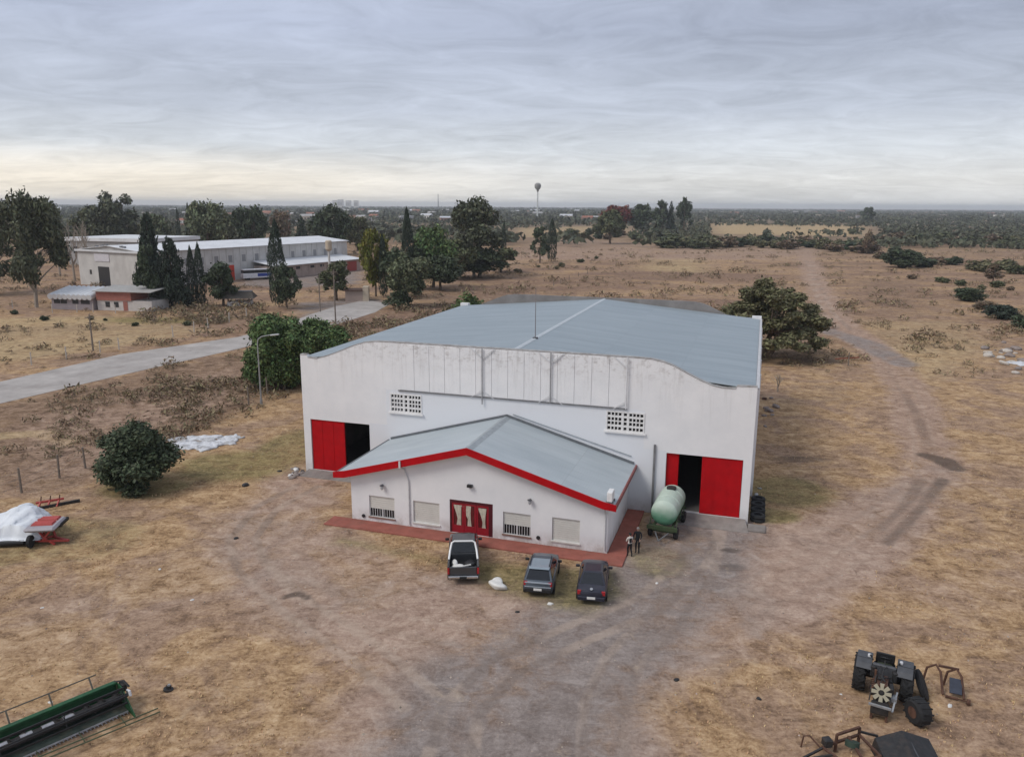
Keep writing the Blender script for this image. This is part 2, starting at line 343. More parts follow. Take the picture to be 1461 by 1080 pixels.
    col = mix(mth('MULTIPLY', rng_(mth('ADD', att('rut'), mth('MULTIPLY', mth('SUBTRACT', nf, .5), .9)), .35, .95), .42), col, ramp(nm, [(.45, (.16, .128, .110)), (.55, (.47, .37, .29))]))
    # tyre-worn streaks and scattered dark weeds
    wd = noise(.55, 7, .72, 1.2); col = mix(mth('MULTIPLY', rng_(wd, .60, .72), .5), col, (.085, .060, .040))
    lt = noise(.42, 6, .7, .9); col = mix(mth('MULTIPLY', rng_(lt, .60, .74), .42), col, (.56, .44, .31))
    col = mix(mth('MULTIPLY', mask('dark', .3, .9), .72), col, (.052, .040, .034))
    col = mix(mth('MULTIPLY', att('far'), .85), col, ramp(nb, [(.38, (.085, .072, .05)), (.5, (.155, .118, .08)), (.64, (.30, .22, .145))]))  # dusky far ground: weak light between distant trees put into the colour
    L.new(col, b.inputs['Base Color']); b.inputs['Roughness'].default_value = .95; b.inputs['Specular IOR Level'].default_value = .1
    bp = N.new('ShaderNodeBump'); bp.inputs['Strength'].default_value = .65; bp.inputs['Distance'].default_value = .18
    hsum = mth('ADD', mth('MULTIPLY', nf, .7), mth('MULTIPLY', nv, .4)); L.new(hsum, bp.inputs['Height']); L.new(bp.outputs[0], b.inputs['Normal'])
    g = struct(obj('ground', me, m)); g['label'] = 'dry straw coloured ground crossed by bare dirt tracks'
    return P, dict(dirt=dirt, pink=pink, scrub=scrub, green=green, grey=grey, pale=pale, mid=mid, road=road), X, Y
GP, GM, GXs, GYs = build_ground()
def mask_at(k, x, y):
    i = np.clip(np.searchsorted(GXs, x), 0, len(GXs)-1); j = np.clip(np.searchsorted(GYs, y), 0, len(GYs)-1)
    return GM[k].reshape(len(GYs), len(GXs))[j, i]

# ---- paved road, kerb strips, aprons
def ribbon(name, left, right, z, m, label):
    mb = MB(); n = len(left)
    Lw = [G(*p) for p in left]; Rw = [G(*p) for p in right]
    mb.add([(p[0], p[1], z) for p in Lw] + [(p[0], p[1], z) for p in Rw] + [(p[0], p[1], -.05) for p in Lw] + [(p[0], p[1], -.05) for p in Rw],
           [(n+i, n+i+1, i+1, i) for i in range(n-1)] + [(i, i+1, 2*n+i+1, 2*n+i) for i in range(n-1)] + [(3*n+i, 3*n+i+1, n+i+1, n+i) for i in range(n-1)])
    o = struct(mb.build(name, m)); o['label'] = label; return o
m_road = mat('worn_concrete_road', (.40, .37, .345), .9, .2, .35, bump=.2, spec=.1, stain=(.27, .24, .22), stain_amt=.6)
ribbon('road', [(-130,573),(-40,553),(0,545),(170,506),(340,481),(400,465),(440,450),(480,437),(522,428)],
       [(-130,612),(-40,586),(0,576),(170,536),(340,498),(420,477),(480,463),(535,446),(556,434)], .03, m_road, 'pale worn concrete road running towards the factory yard')
m_slab = mat('apron_concrete', (.25, .225, .205), .9, .22, 1.1, bump=.2, spec=.1, stain=(.14, .12, .11), stain_amt=.7)
ap = MB()
ap.add([(29.2,-.02,.0),(35.3,-.02,.0),(35.6,-1.6,-.04),(29.0,-1.6,-.04),(29.2,-.02,.36),(35.3,-.02,.36),(35.6,-1.6,.02),(29.0,-1.6,.02)], [(4,7,6,5),(7,4,0,3),(6,7,3,2),(5,6,2,1),(4,5,1,0)])
ap.add([(.3,-.02,.0),(6.4,-.02,.0),(6.4,-1.3,-.04),(.1,-1.3,-.04),(.3,-.02,.24),(6.4,-.02,.24),(6.4,-1.3,.02),(.1,-1.3,.02)], [(4,7,6,5),(7,4,0,3),(6,7,3,2),(5,6,2,1),(4,5,1,0)])
o = struct(ap.build('concrete_apron', m_slab, loc=(WX, WY, 0), rz=WYAW))
m_red_pave = mat('red_paving', (.30, .105, .080), .85, .2, 1.3, bump=.15, spec=.15, stain=(.20, .10, .075), stain_amt=.6)
OB = -8.0
pv = MB(); pv.box(7.3, 28.25, OB-1.45, OB, -.05, .10); pv.box(27.02, 28.25, OB, -.02, -.05, .104)
o = struct(pv.build('red_pavement', m_red_pave, loc=(WX, WY, 0), rz=WYAW, bevel=.02)); o['label'] = 'red painted pavement strip round the office building'

# ================================================================== WAREHOUSE
def wall_sheet(top, xs, holes, y0, y1, zb=0.0):
    """vertical wall with openings: solid strips between x stations; holes (x0,x1,z0,z1); outer skin only, reveals included"""
    mb = MB(); xs = sorted(set([round(x, 4) for x in xs] + [round(h[k], 4) for h in holes for k in (0, 1)]))
    for xa, xb in zip(xs[:-1], xs[1:]):
        xm = (xa+xb)/2; cuts = sorted([(h[2], h[3]) for h in holes if h[0] <= xm <= h[1]])
        ta, tb = top(xa+1e-4), top(xb-1e-4); z = zb; segs = []
        for c0, c1 in cuts:
            if c0 > z+1e-3: segs.append(((z, z), (c0, c0)))
            z = c1
        segs.append(((z, z), (ta, tb)))
        for (a0, b0_), (a1, b1) in segs:
            for y in (y0, y1): mb.add([(xa,y,a0),(xb,y,b0_),(xb,y,b1),(xa,y,a1)], [(0,1,2,3) if y == y0 else (3,2,1,0)])
        mb.add([(xa,y0,ta),(xb,y0,tb),(xb,y1,tb),(xa,y1,ta)], [(0,1,2,3)])
    for x in (xs[0], xs[-1]):
        t = top(x+1e-4 if x == xs[0] else x-1e-4); mb.add([(x,y0,zb),(x,y1,zb),(x,y1,t),(x,y0,t)], [(0,1,2,3)])
    for x0, x1, z0, z1 in holes:
        mb.add([(x0,y0,z0),(x1,y0,z0),(x1,y0,z1),(x0,y0,z1),(x0,y1,z0),(x1,y1,z0),(x1,y1,z1),(x0,y1,z1)], [(0,4,5,1),(1,5,6,2),(2,6,7,3),(3,7,4,0)])
    return mb
def wall_build(mb, name, m, parent):
    o = obj(name, mb.mesh(name), m, parent); return o
def white_wall_mat(name, patches):
    m, nt, b = nodes_of(name); N, L = nt.nodes, nt.links
    tc = N.new('ShaderNodeTexCoord'); sp = N.new('ShaderNodeSeparateXYZ'); L.new(tc.outputs['Object'], sp.inputs[0])
    def noise(scale, s, det=6, rough=.65):
        mp = N.new('ShaderNodeMapping'); mp.inputs['Scale'].default_value = s; L.new(tc.outputs['Object'], mp.inputs[0])
        q = N.new('ShaderNodeTexNoise'); q.inputs['Scale'].default_value = scale; q.inputs['Detail'].default_value = det; q.inputs['Roughness'].default_value = rough; L.new(mp.outputs[0], q.inputs[0]); return q.outputs[0]
    def mr(src, a, c, lo=0., hi=1.):
        q = N.new('ShaderNodeMapRange'); q.clamp = True; L.new(src, q.inputs[0]); q.inputs[1].default_value = a; q.inputs[2].default_value = c; q.inputs[3].default_value = lo; q.inputs[4].default_value = hi; return q.outputs[0]
    def mul(a, c):
        q = N.new('ShaderNodeMath'); q.operation = 'MULTIPLY'; L.new(a, q.inputs[0]); (L.new(c, q.inputs[1]) if not isinstance(c, (int, float)) else setattr(q.inputs[1], 'default_value', c)); return q.outputs[0]
    def mix(f, a, c):
        q = N.new('ShaderNodeMix'); q.data_type = 'RGBA'; L.new(f, q.inputs[0]); (L.new(a, q.inputs[6]) if not isinstance(a, tuple) else setattr(q.inputs[6], 'default_value', (*a, 1))); q.inputs[7].default_value = (*c, 1); return q.outputs[2]
    nbig = noise(.5, (1,1,1)); col = mix(mr(nbig, .3, .75), (.79, .78, .78), (.69, .69, .70))
    for (x0, x1, z0, z1), c in patches:                     # repainted areas
        f = mul(mul(mr(sp.outputs[0], x0-.01, x0+.01), mr(sp.outputs[0], x1-.01, x1+.01, 1., 0.)), mul(mr(sp.outputs[2], z0-.01, z0+.01), mr(sp.outputs[2], z1-.01, z1+.01, 1., 0.)))
        col = mix(f, col, c)
    streak = noise(1.0, (2.2, 1, .18), 8, .7)
    top = mr(sp.outputs[2], 6.5, 10.8)
    col = mix(mul(mul(mr(streak, .52, .72), top), .45), col, (.30, .27, .24))
    edge = noise(1.6, (1,1,1.4), 8, .75)
    col = mix(mul(mul(mr(edge, .50, .64), mr(sp.outputs[2], 9.2, 11.2)), .55), col, (.24, .20, .17))
    base = mul(mr(noise(1.2, (1,1,.8), 8, .7), .36, .6), mr(sp.outputs[2], 1.1, 0.))
    col = mix(mul(base, .7), col, (.30, .24, .19))
    L.new(col, b.inputs['Base Color']); b.inputs['Roughness'].default_value = .85; b.inputs['Specular IOR Level'].default_value = .2
    bp = N.new('ShaderNodeBump'); bp.inputs['Strength'].default_value = .25; bp.inputs['Distance'].default_value = .02; L.new(noise(6, (1,1,1)), bp.inputs['Height']); L.new(bp.outputs[0], b.inputs['Normal'])
    return m
PROF = [(0,9.92),(.62,9.95),(.7,9.72),(1.5,9.68),(2.4,9.95),(3.34,10.30),(4.2,10.66),(4.94,10.96),(5.8,11.24),(6.8,11.38),(8.2,11.40),(27.0,11.40),(28.3,11.36),(29.1,11.22),(29.8,10.98),(30.7,10.54),(31.7,10.08),(32.5,9.78),(33.2,9.66),(34.05,9.66),(34.15,9.86),(35.48,9.9)]
def prof(x): return float(np.interp(x, [p[0] for p in PROF], [p[1] for p in PROF]))
m_white = white_wall_mat('weathered_white_render', [((7.62, 27.98, 0, 7.62), (.70, .71, .735)), ((6.05, 7.7, 0, 4.72), (.69, .70, .725)), ((27.9, 29.6, 0, 4.8), (.70, .71, .735))])
m_cement = mat('bare_cement', (.27, .255, .24), .9, .2, 1., bump=.2, spec=.1, stain=(.15, .14, .13), stain_amt=.7)
m_red = mat('red_painted_steel', (.42, .003, .007), .6, .12, 1.6, spec=.15, stain=(.31, .003, .006), stain_amt=.6)
m_dark = mat('dark_interior', (.02, .02, .022), .9)
m_grey_steel = mat('grey_steel', (.20, .20, .205), .6, .25, 4, metal=.3)
wh = thing('warehouse', 'large white warehouse with grey blue metal roof and red sliding doors', 'warehouse', (WX, WY, 0), WYAW)
DL = (.64, 6.05, .24, 4.58); DR = (29.62, 34.9, .36, 4.66); WL_ = (7.96, 10.68, 5.84, 7.36); WR_ = (25.2, 27.98, 5.92, 7.42)
TH = .35
wall_build(wall_sheet(prof, [p[0] for p in PROF], [DL, DR, WL_, WR_], 0, TH), 'front_wall', m_white, wh)
m_rear = mat('rear_wall_cement', (.24, .225, .215), .9, .2, .7, bump=.2, spec=.1, stain=(.2, .18, .17), stain_amt=.7)
wall_build(wall_sheet(lambda x: prof(x)-.06, [p[0] for p in PROF], [], WD-TH, WD), 'rear_wall', m_rear, wh)
for x0, x1 in ((0, TH), (WW-TH, WW)):
    MB().box(x0, x1, TH+.002, WD-TH-.002, 0, 9.62).build('side_wall', m_white if x0 else m_rear, wh)
for y in np.arange(6, 36, 6): MB().box(WW+.002, WW+.22, y-.25, y+.25, 0, 9.55).build('pilaster', m_white, wh)
for x in (.35, WW-.6): MB().box(x-.35, x+.65, WD-.7, WD+.05, 9.4, 10.0).build('corner_block', m_white, wh)
# roof: corrugated metal slopes
def roof_mat(name, c0, c1, axis, pitch):
    m, nt, b = nodes_of(name); N, L = nt.nodes, nt.links
    tc = N.new('ShaderNodeTexCoord'); mp = N.new('ShaderNodeMapping'); L.new(tc.outputs['Object'], mp.inputs[0])
    mp.inputs['Scale'].default_value = (.12, 1, 1) if axis == 'Y' else (1, .12, 1)
    q = N.new('ShaderNodeTexNoise'); q.inputs['Scale'].default_value = .9; q.inputs['Detail'].default_value = 7; q.inputs['Roughness'].default_value = .65; L.new(mp.outputs[0], q.inputs[0])
    r = N.new('ShaderNodeValToRGB'); L.new(q.outputs[0], r.inputs[0]); r.color_ramp.elements[0].position = .32; r.color_ramp.elements[1].position = .7
    r.color_ramp.elements[0].color = (*c0, 1); r.color_ramp.elements[1].color = (*c1, 1)
    w = N.new('ShaderNodeTexWave'); w.bands_direction = axis; w.inputs['Scale'].default_value = 2*math.pi/(20*pitch); L.new(tc.outputs['Object'], w.inputs[0])
    bk = N.new('ShaderNodeTexBrick'); bk.inputs['Scale'].default_value = 1; bk.offset = 0; bk.inputs['Color1'].default_value = (1,1,1,1); bk.inputs['Color2'].default_value = (.88,.89,.90,1); bk.inputs['Mortar'].default_value = (.66,.66,.67,1)
    bk.inputs['Mortar Size'].default_value = .012; bk.inputs['Brick Width'].default_value = 6.0 if axis == 'Y' else 1.05; bk.inputs['Row Height'].default_value = 1.05 if axis == 'Y' else 6.0
    L.new(tc.outputs['Object'], bk.inputs[0])
    mx = N.new('ShaderNodeMix'); mx.data_type = 'RGBA'; mx.blend_type = 'MULTIPLY'; mx.inputs[0].default_value = .8; L.new(r.outputs[0], mx.inputs[6]); L.new(bk.outputs[0], mx.inputs[7])
    L.new(mx.outputs[2], b.inputs['Base Color']); b.inputs['Metallic'].default_value = .15; b.inputs['Roughness'].default_value = .5
    bp = N.new('ShaderNodeBump'); bp.inputs['Strength'].default_value = .6; bp.inputs['Distance'].default_value = .04; L.new(w.outputs[0], bp.inputs['Height']); L.new(bp.outputs[0], b.inputs['Normal'])
    return m
m_roof = roof_mat('blue_grey_roof_sheet', (.275, .325, .352), (.35, .40, .425), 'Y', .2)
RZ, EZ, RC = 11.22, 9.70, 17.9
for side in (0, 1):
    xe = .15 if side == 0 else WW-.12
    x0, x1 = (xe, RC) if side == 0 else (RC, xe); z0, z1 = (EZ, RZ) if side == 0 else (RZ, EZ)
    MB().add([(x0,TH+.01,z0),(x1,TH+.01,z1),(x1,WD-TH-.01,z1),(x0,WD-TH-.01,z0),(x0,TH+.01,z0-.06),(x1,TH+.01,z1-.06),(x1,WD-TH-.01,z1-.06),(x0,WD-TH-.01,z0-.06)],
             [(0,1,2,3),(7,6,5,4),(0,4,5,1),(1,5,6,2),(2,6,7,3),(3,7,4,0)]).build('roof_slope', m_roof, wh)
m_cap = mat('pale_ridge_cap', (.45, .49, .51), .5, .12, 2)
MB().add([(RC-.22,TH+.02,RZ-.004),(RC,TH+.02,RZ+.06),(RC+.22,TH+.02,RZ-.004),(RC-.22,WD-TH-.02,RZ-.004),(RC,WD-TH-.02,RZ+.06),(RC+.22,WD-TH-.02,RZ-.004)], [(0,1,4,3),(1,2,5,4),(0,2,1),(3,4,5)]).build('ridge_cap', m_cap, wh)
MB().box(WW-.10, WW+.12, .4, WD-.4, 9.63, 9.76).build('gutter', mat('pale_gutter', (.5, .5, .5), .5), wh)
# coping along the front parapet
cp = MB()
for (xa, za), (xb, zb) in zip(PROF[:-1], PROF[1:]):
    if xb-xa > .1: cp.add([(xa,-.03,za),(xb,-.03,zb),(xb,TH+.03,zb),(xa,TH+.03,za),(xa,-.03,za+.05),(xb,-.03,zb+.05),(xb,TH+.03,zb+.05),(xa,TH+.03,za+.05)], [(0,3,2,1),(4,5,6,7),(0,1,5,4),(2,3,7,6)])
cp.build('parapet_coping', mat('mossy_coping', (.36, .35, .34), .9, .3, 2.5, stain=(.14, .12, .10), stain_amt=.9), wh)
# interior floor and lining so that the open doors look into a dark hall
MB().box(TH+.01, WW-TH-.01, TH+.01, WD-TH-.01, .0, .25).build('floor', mat('hall_floor', (.12, .11, .105), .9), wh)
# sliding doors
def sliding_leaf(x0, x1, z0, z1, y):
    lf = MB().box(x0, x1, y, y+.08, z0+.02, z1).build('door_leaf', m_red, wh)
    n = max(1, round((x1-x0)/.95)); w = (x1-x0)/n
    for i in range(n): MB().box(x0+i*w+.02, x0+(i+1)*w-.02, y-.022, y-.001, z0+.06, z1-.05).build('steel_panel', m_red, lf)
    return lf
sliding_leaf(.66, 3.72, .24, 4.56, .12)
sliding_leaf(29.64, 30.5, .36, 4.64, .22); sliding_leaf(32.12, 34.88, .36, 4.64, .10)
MB().box(29.62, 34.9, .36, .44, 4.55, 4.66).build('door_rail', m_grey_steel, wh)
MB().box(.64, 6.05, .36, .44, 4.47, 4.58).build('door_rail', m_grey_steel, wh)
# pierced block windows
m_lattice = mat('white_lattice', (.72, .71, .70), .8, .1, 3)
m_glass_dark = mat('dark_glass', (.012, .013, .015), .25, .2, 3, spec=.5)
for (x0, x1, z0, z1) in (WL_, WR_):
    w = obj('window', None, parent=wh)
    fr = MB(); t = .10
    fr.box(x0+.004, x1-.004, -.05, .20, z0+.004, z0+t); fr.box(x0+.004, x1-.004, -.05, .20, z1-t, z1-.004); fr.box(x0+.004, x0+t, -.048, .198, z0+t, z1-t); fr.box(x1-t, x1-.004, -.048, .198, z0+t, z1-t)
    fr.build('frame', m_lattice, w)
    ix0, ix1, iz0, iz1 = x0+t, x1-t, z0+t, z1-t; W = ix1-ix0; H_ = iz1-iz0
    cell = []
    u = (W-2*.14)/9.0; xs = [ix0+u*i for i in range(5)] + [ix0+4*u+.14, ix0+5*u+.14] + [ix0+5*u+.28+u*i for i in range(5)]
    for x in xs[1:4] + xs[8:11]: MB().box(x-.035, x+.035, -.02, .16, iz0, iz1).build('bar', m_lattice, w)
    for x in (xs[4]+.07, xs[6]+.07): MB().box(x-.085, x+.085, -.02, .16, iz0, iz1).build('mullion', m_lattice, w)
    for k, zz in enumerate((.235, .5, .765)): MB().box(ix0, ix1, -.024, .164, iz0+H_*zz-(.07 if k != 1 else .035), iz0+H_*zz+(.07 if k != 1 else .035)).build('bar', m_lattice, w)
    MB().box(x0-.12, x1+.12, -.16, -.004, z0-.11, z0).build('sill', m_lattice, w)
    MB().box(ix0, ix1, .24, .26, iz0, iz1).build('pane', m_glass_dark, w)
# cladding panels on the upper front with their steel sign frame
m_panel = white_wall_mat('white_cladding_panel', [])
PX = np.linspace(8.82, 26.6, 15)
for i, (a, b) in enumerate(zip(PX[:-1], PX[1:])): MB().box(a+.018, b-.018, -.045, -.003, 7.70, 11.28).build('cladding_panel', m_panel, wh)
MB().box(8.7, 26.7, -.10, -.003, 7.58, 7.66).build('bottom_rail', m_grey_steel, wh)
m_post = mat('weathered_grey_post', (.30, .30, .31), .6, .2, 3); m_brace = mat('white_painted_brace', (.60, .60, .61), .7, .1, 3)
for px, mm, lo in ((15.72, m_post, 7.1), (21.03, m_post, 7.66), (26.62, m_brace, 7.66)):
    MB().tube([(px, -.16, lo), (px, -.16, 11.42)], .05, 8).build('sign_post', mm, wh)
    for zz, dz in ((8.2, -.5), (10.65, .55)):
        for sx in (-1, 1):
            if px > 26 and sx > 0: continue
            MB().bar((px, -.15, zz), (px+sx*.95, -.09, zz+dz*1.3), .05).build('brace', m_brace, wh)
MB().box(28.72, 28.86, -.14, -.003, .2, 5.2).build('downpipe', m_grey_steel, wh)

# roof antenna standing on the warehouse ridge
an_l = (17.95, 6.5); an = thing('roof_antenna', 'thin pole antenna standing on the warehouse roof ridge', 'antenna', wl(*an_l, RZ), WYAW)
MB().tube([(0,0,-.02), (0,0,4.1)], [.035, .022], 8).build('mast', mat('antenna_steel', (.22, .19, .19), .6, .2, 4, metal=.4), an)
MB().box(-.18, .18, -.18, .18, -.03, .10).build('base_plate', mat('dark_base', (.06, .06, .065), .7), an)
for z in (3.2, 3.6): MB().bar((-.35, 0, z), (.35, 0, z), .03).build('crossbar', MATS['antenna_steel'], an)

# ================================================================== OFFICE
of = thing('office_building', 'low white gabled office with red fascia built against the warehouse', 'office building', (WX, WY, 0), WYAW)
OX0, OX1, OC, OPK, OEV = 8.75, 27.0, 17.65, 6.28, 3.50
def oroof(x): return OPK-(OPK-OEV)*abs(x-OC)/9.87
m_owhite = white_wall_mat('office_white_render', [])
m_shutter = mat('cream_roller_shutter', (.60, .585, .54), .7, .06, 2)
W1 = (10.13, 12.08, .46, 2.0); W2 = (13.5, 15.44, .46, 2.02); W3 = (20.0, 21.9, .5, 2.05); W4 = (23.36, 25.2, .5, 2.1); OD = (16.2, 19.28, .10, 2.46)
wall_build(wall_sheet(lambda x: oroof(x)-.16, [OX0, OC, OX1], [W1, W2, W3, W4, OD], OB, OB+.25), 'front_wall', m_owhite, of)
for x0, x1 in ((OX0, OX0+.25), (OX1-.25, OX1)): MB().box(x0, x1, OB+.252, -.012, 0, oroof(OX0)-.2).build('side_wall', m_owhite, of)
m_oroof = roof_mat('pale_office_roof_sheet', (.40, .45, .475), (.48, .525, .545), 'Y', .2)
for s in (-1, 1):
    xe = OC+s*9.83; x0, x1 = min(OC, xe), max(OC, xe)
    MB().add([(x0,OB-.52,oroof(x0)),(x1,OB-.52,oroof(x1)),(x1,-.012,oroof(x1)),(x0,-.012,oroof(x0)),(x0,OB-.52,oroof(x0)-.07),(x1,OB-.52,oroof(x1)-.07),(x1,-.012,oroof(x1)-.07),(x0,-.012,oroof(x0)-.07)],
             [(0,1,2,3),(7,6,5,4),(0,4,5,1),(1,5,6,2),(2,6,7,3),(3,7,4,0)]).build('roof_slope', m_oroof, of)
    # red fascia along the gable, its foot turned level at the corner
    xk = OC+s*9.1
    MB().prism([(OC, oroof(OC)+.09), (xk, oroof(xk)+.07), (OC+s*9.95, oroof(xk)-.08), (OC+s*9.95, oroof(xk)-.50), (xk, oroof(xk)-.42), (OC, oroof(OC)-.40)], OB-.60, OB-.525).build('fascia', m_red, of)
    MB().box(min(xe, xe+s*.1), max(xe, xe+s*.1), OB-.52, -.02, oroof(xe)-.26, oroof(xe)+.03).build('eave_gutter', mat('dull_red_gutter', (.22, .06, .055), .6, .2, 2) if s > 0 else mat('dark_gutter', (.13, .14, .15), .6, .2, 2), of)
m_flash = mat('grey_flashing', (.30, .33, .35), .55, .2, 3)
MB().add([(OC-.32,OB-.5,oroof(OC-.32)+.004),(OC,OB-.5,OPK+.05),(OC+.32,OB-.5,oroof(OC+.32)+.004),(OC-.32,-.02,oroof(OC-.32)+.004),(OC,-.02,OPK+.05),(OC+.32,-.02,oroof(OC+.32)+.004)], [(0,1,4,3),(1,2,5,4),(0,2,1),(3,4,5)]).build('ridge_cap', m_flash, of)
for s in (-1, 1):
    p, q = (OC, -.05, OPK+.10), (OC+s*9.7, -.05, oroof(OC+s*9.7)+.10); MB().bar(p, q, .10, .16).build('wall_flashing', mat('dark_flashing', (.13, .14, .15), .6, .2, 3), of)
p, q = (OC+.5, -.06, OPK+.22), (OC+9.5, -.06, oroof(OC+9.5)+.55); MB().bar(p, q, .05, .05).build('conduit', m_flash, of)
m_sill = mat('brown_brick_sill', (.22, .13, .10), .9, .2, 5)
for (x0, x1, z0, z1), opened in ((W1, .38), (W2, 0), (W3, .42), (W4, 0)):
    w = obj('window', None, parent=of); zs = z0+(z1-z0)*opened
    n = int((z1-zs)/.14)
    for k in range(n):
        za = zs+(z1-zs)*k/n; MB().box(x0+.01, x1-.01, OB+.09, OB+.115+.012*(k % 2), za+.006, zs+(z1-zs)*(k+1)/n-.006).build('shutter_slat', m_shutter, w)
    if opened:
        MB().box(x0+.01, x1-.01, OB+.17, OB+.185, z0, zs).build('pane', m_glass_dark, w)
        for k in range(11): x = x0+.06+(x1-x0-.12)*k/10; MB().box(x-.014, x+.014, OB+.05, OB+.075, z0+.01, zs+.05).build('security_bar', mat('white_bar', (.6, .6, .6), .6), w)
        MB().box((x0+x1)/2-.05, (x0+x1)/2+.05, OB+.10, OB+.165, z0+.005, zs).build('mullion', m_lattice, w)
    MB().box(x0-.06, x1+.06, OB-.07, OB-.003, z0-.09, z0-.004).build('sill', m_sill if opened else m_shutter, w)
# red glazed double door with tied-back curtains
d = obj('entrance_door', None, parent=of); x0, x1, z0, z1 = OD; m_dred = mat('dark_red_door', (.26, .008, .018), .45, .12, 2)
fr = MB(); fr.box(x0+.003, x0+.12, OB+.03, OB+.14, z0, z1-.003); fr.box(x1-.30, x1-.003, OB+.03, OB+.14, z0, z1-.003); fr.box(x0+.12, x1-.3, OB+.031, OB+.139, z1-.2, z1-.003); fr.build('frame', mat('maroon_frame', (.075, .006, .012), .5), d)
lw = (x1-.3-x0-.12)/3
for k in range(3):
    a = x0+.12+k*lw; b = a+lw
    leaf = MB(); leaf.box(a+.01, b-.01, OB+.06, OB+.11, z0+.01, z0+.55); leaf.box(a+.01, a+.14, OB+.06, OB+.11, z0+.55, z1-.21); leaf.box(b-.14, b-.01, OB+.06, OB+.11, z0+.55, z1-.21); leaf.box(a+.14, b-.14, OB+.06, OB+.11, z1-.36, z1-.21)
    lf = leaf.build('door_leaf', m_dred, d)
    MB().box(a+.14, b-.14, OB+.09, OB+.10, z0+.55, z1-.36).build('pane', mat('dark_red_glass', (.10, .012, .015), .2, .3, 2), lf)  # door panes coloured dark red
m_curt = mat('cream_curtain', (.50, .46, .37), .85, .2, 6)
def curtain(pts, w):
    mb = MB()
    for (xa, za, wa), (xb, zb, wb) in zip(pts[:-1], pts[1:]):
        nf_ = 5
        for i in range(nf_):
            t0, t1 = -1+2*i/nf_, -1+2*(i+1)/nf_; yo = .012*(i % 2)
            mb.add([(xa+t0*wa,OB+.075+yo,za),(xa+t1*wa,OB+.087-yo,za),(xb+t1*wb,OB+.087-yo,zb),(xb+t0*wb,OB+.075+yo,zb)], [(0,1,2,3)])
    o = mb.build('curtain', m_curt, d); s = o.modifiers.new('thick', 'SOLIDIFY'); s.thickness = .012
curtain([(x0+.52, z1-.38, .28), (x0+.62, z1-1.0, .17), (x0+.66, z1-1.35, .12), (x0+.60, z0+.30, .19)], .3)
curtain([(x0+1.15, z1-.36, .36), (x0+1.25, z1-.85, .22), (x0+1.38, z1-1.3, .10), (x0+1.40, z0+.28, .17)], .3)
curtain([(x0+2.30, z1-.42, .30), (x0+2.38, z1-1.0, .15), (x0+2.42, z1-1.4, .09), (x0+2.42, z0+.25, .15)], .3)
# wall lamps, pipes, vents
m_lamp = mat('grey_lamp_metal', (.12, .12, .13), .5, .2, 4, metal=.5); m_lampglass = mat('frosted_lamp_glass', (.45, .46, .48), .3)
for lx, lz in ((11.25, 2.75), (21.88, 3.0)):
    l = obj('wall_lamp', None, parent=of)
    MB().tube([(lx, OB-.004, lz+.18), (lx, OB-.16, lz+.22), (lx, OB-.2, lz+.12)], .025, 6).build('bracket', m_lamp, l)
    MB().lathe([(0,.04),(.04,.13),(.22,.10),(.30,.03)], (lx, OB-.2, lz+.14), (0,0,-1), 8).build('lantern', m_lampglass, l)
    MB().lathe([(0,.02),(.05,.16),(.08,.14)], (lx, OB-.2, lz+.22), (0,0,-1), 8).build('lamp_cap', m_lamp, l)
MB().cbox((17.7, OB-.12, 3.6), (.34, .22, .18)).build('floodlight', mat('black_plastic', (.02, .02, .022), .5), of)
for vx, vz in ((9.66, .42), (22.44, .55)): MB().lathe([(0,.13),(.06,.13)], (vx, OB-.003, vz), (0,-1,0), 12).build('vent_cover', MATS['black_plastic'], of)
m_pipe = mat('white_pipe', (.58, .58, .58), .6)
MB().tube([(12.75, OB-.3, oroof(12.75)-.45), (12.95, OB-.1, oroof(12.95)-.75), (13.22, OB-.07, 3.4), (13.22, OB-.07, .25)], .05, 8).build('downpipe', m_pipe, of)
MB().tube([(26.85, OB-.3, 3.15), (26.85, OB-.07, 2.8), (26.85, OB-.07, .3)], .045, 8).build('downpipe', m_pipe, of)
MB().cbox((12.86, OB-.64, oroof(12.86)-.2), (.12, .08, .5)).build('pipe_spout', m_pipe, of)
# air conditioner on the eave corner
ac = thing('air_conditioner', 'white boxy air conditioner unit on the office roof corner', 'air conditioner', wl(27.12, OB+.05, oroof(27.12)), WYAW)
MB().box(-.17, .17, -.40, .40, .10, .74).build('casing', mat('white_enamel', (.72, .72, .71), .4), ac, bevel=.03)
MB().lathe([(0,.25),(.02,.25)], (-.172, 0, .42), (-1,0,0), 16).build('fan_grille', MATS['black_plastic'], ac)
for y in (-.3, .3): MB().box(-.24, .24, y-.03, y+.03, -.08, .12).build('foot', m_grey_steel, ac)

# ================================================================== VEGETATION
def leaf_quads(C, Nrm, size, jitter=.9, aspect=1.6):
    """one bent-free quad per centre C, facing roughly Nrm"""
    n = len(C); r = rng.normal(size=(n, 3)); N_ = Nrm + jitter*r; N_ /= np.linalg.norm(N_, axis=1)[:, None]+1e-9
    t = rng.normal(size=(n, 3)); t -= (t*N_).sum(1)[:, None]*N_; t /= np.linalg.norm(t, axis=1)[:, None]+1e-9; b = np.cross(N_, t)
    s = (size*(.55+.9*rng.random(n)))[:, None]; a = t*s*.5*aspect; c = b*s*.5
    tip = .25
    V = np.stack([C-a, C-c*(1-tip), C+a, C+c*(1-tip)], 1).reshape(-1, 3)     # lozenge leaf sprays
    return V
def leaf_mesh(name, C, Nrm, size, jitter=.9, aspect=1.6):
    V = leaf_quads(np.asarray(C), np.asarray(Nrm), size if hasattr(size, '__len__') else np.full(len(C), size), jitter, aspect)
    return np_mesh(name, V, np.arange(len(V)).reshape(-1, 4))
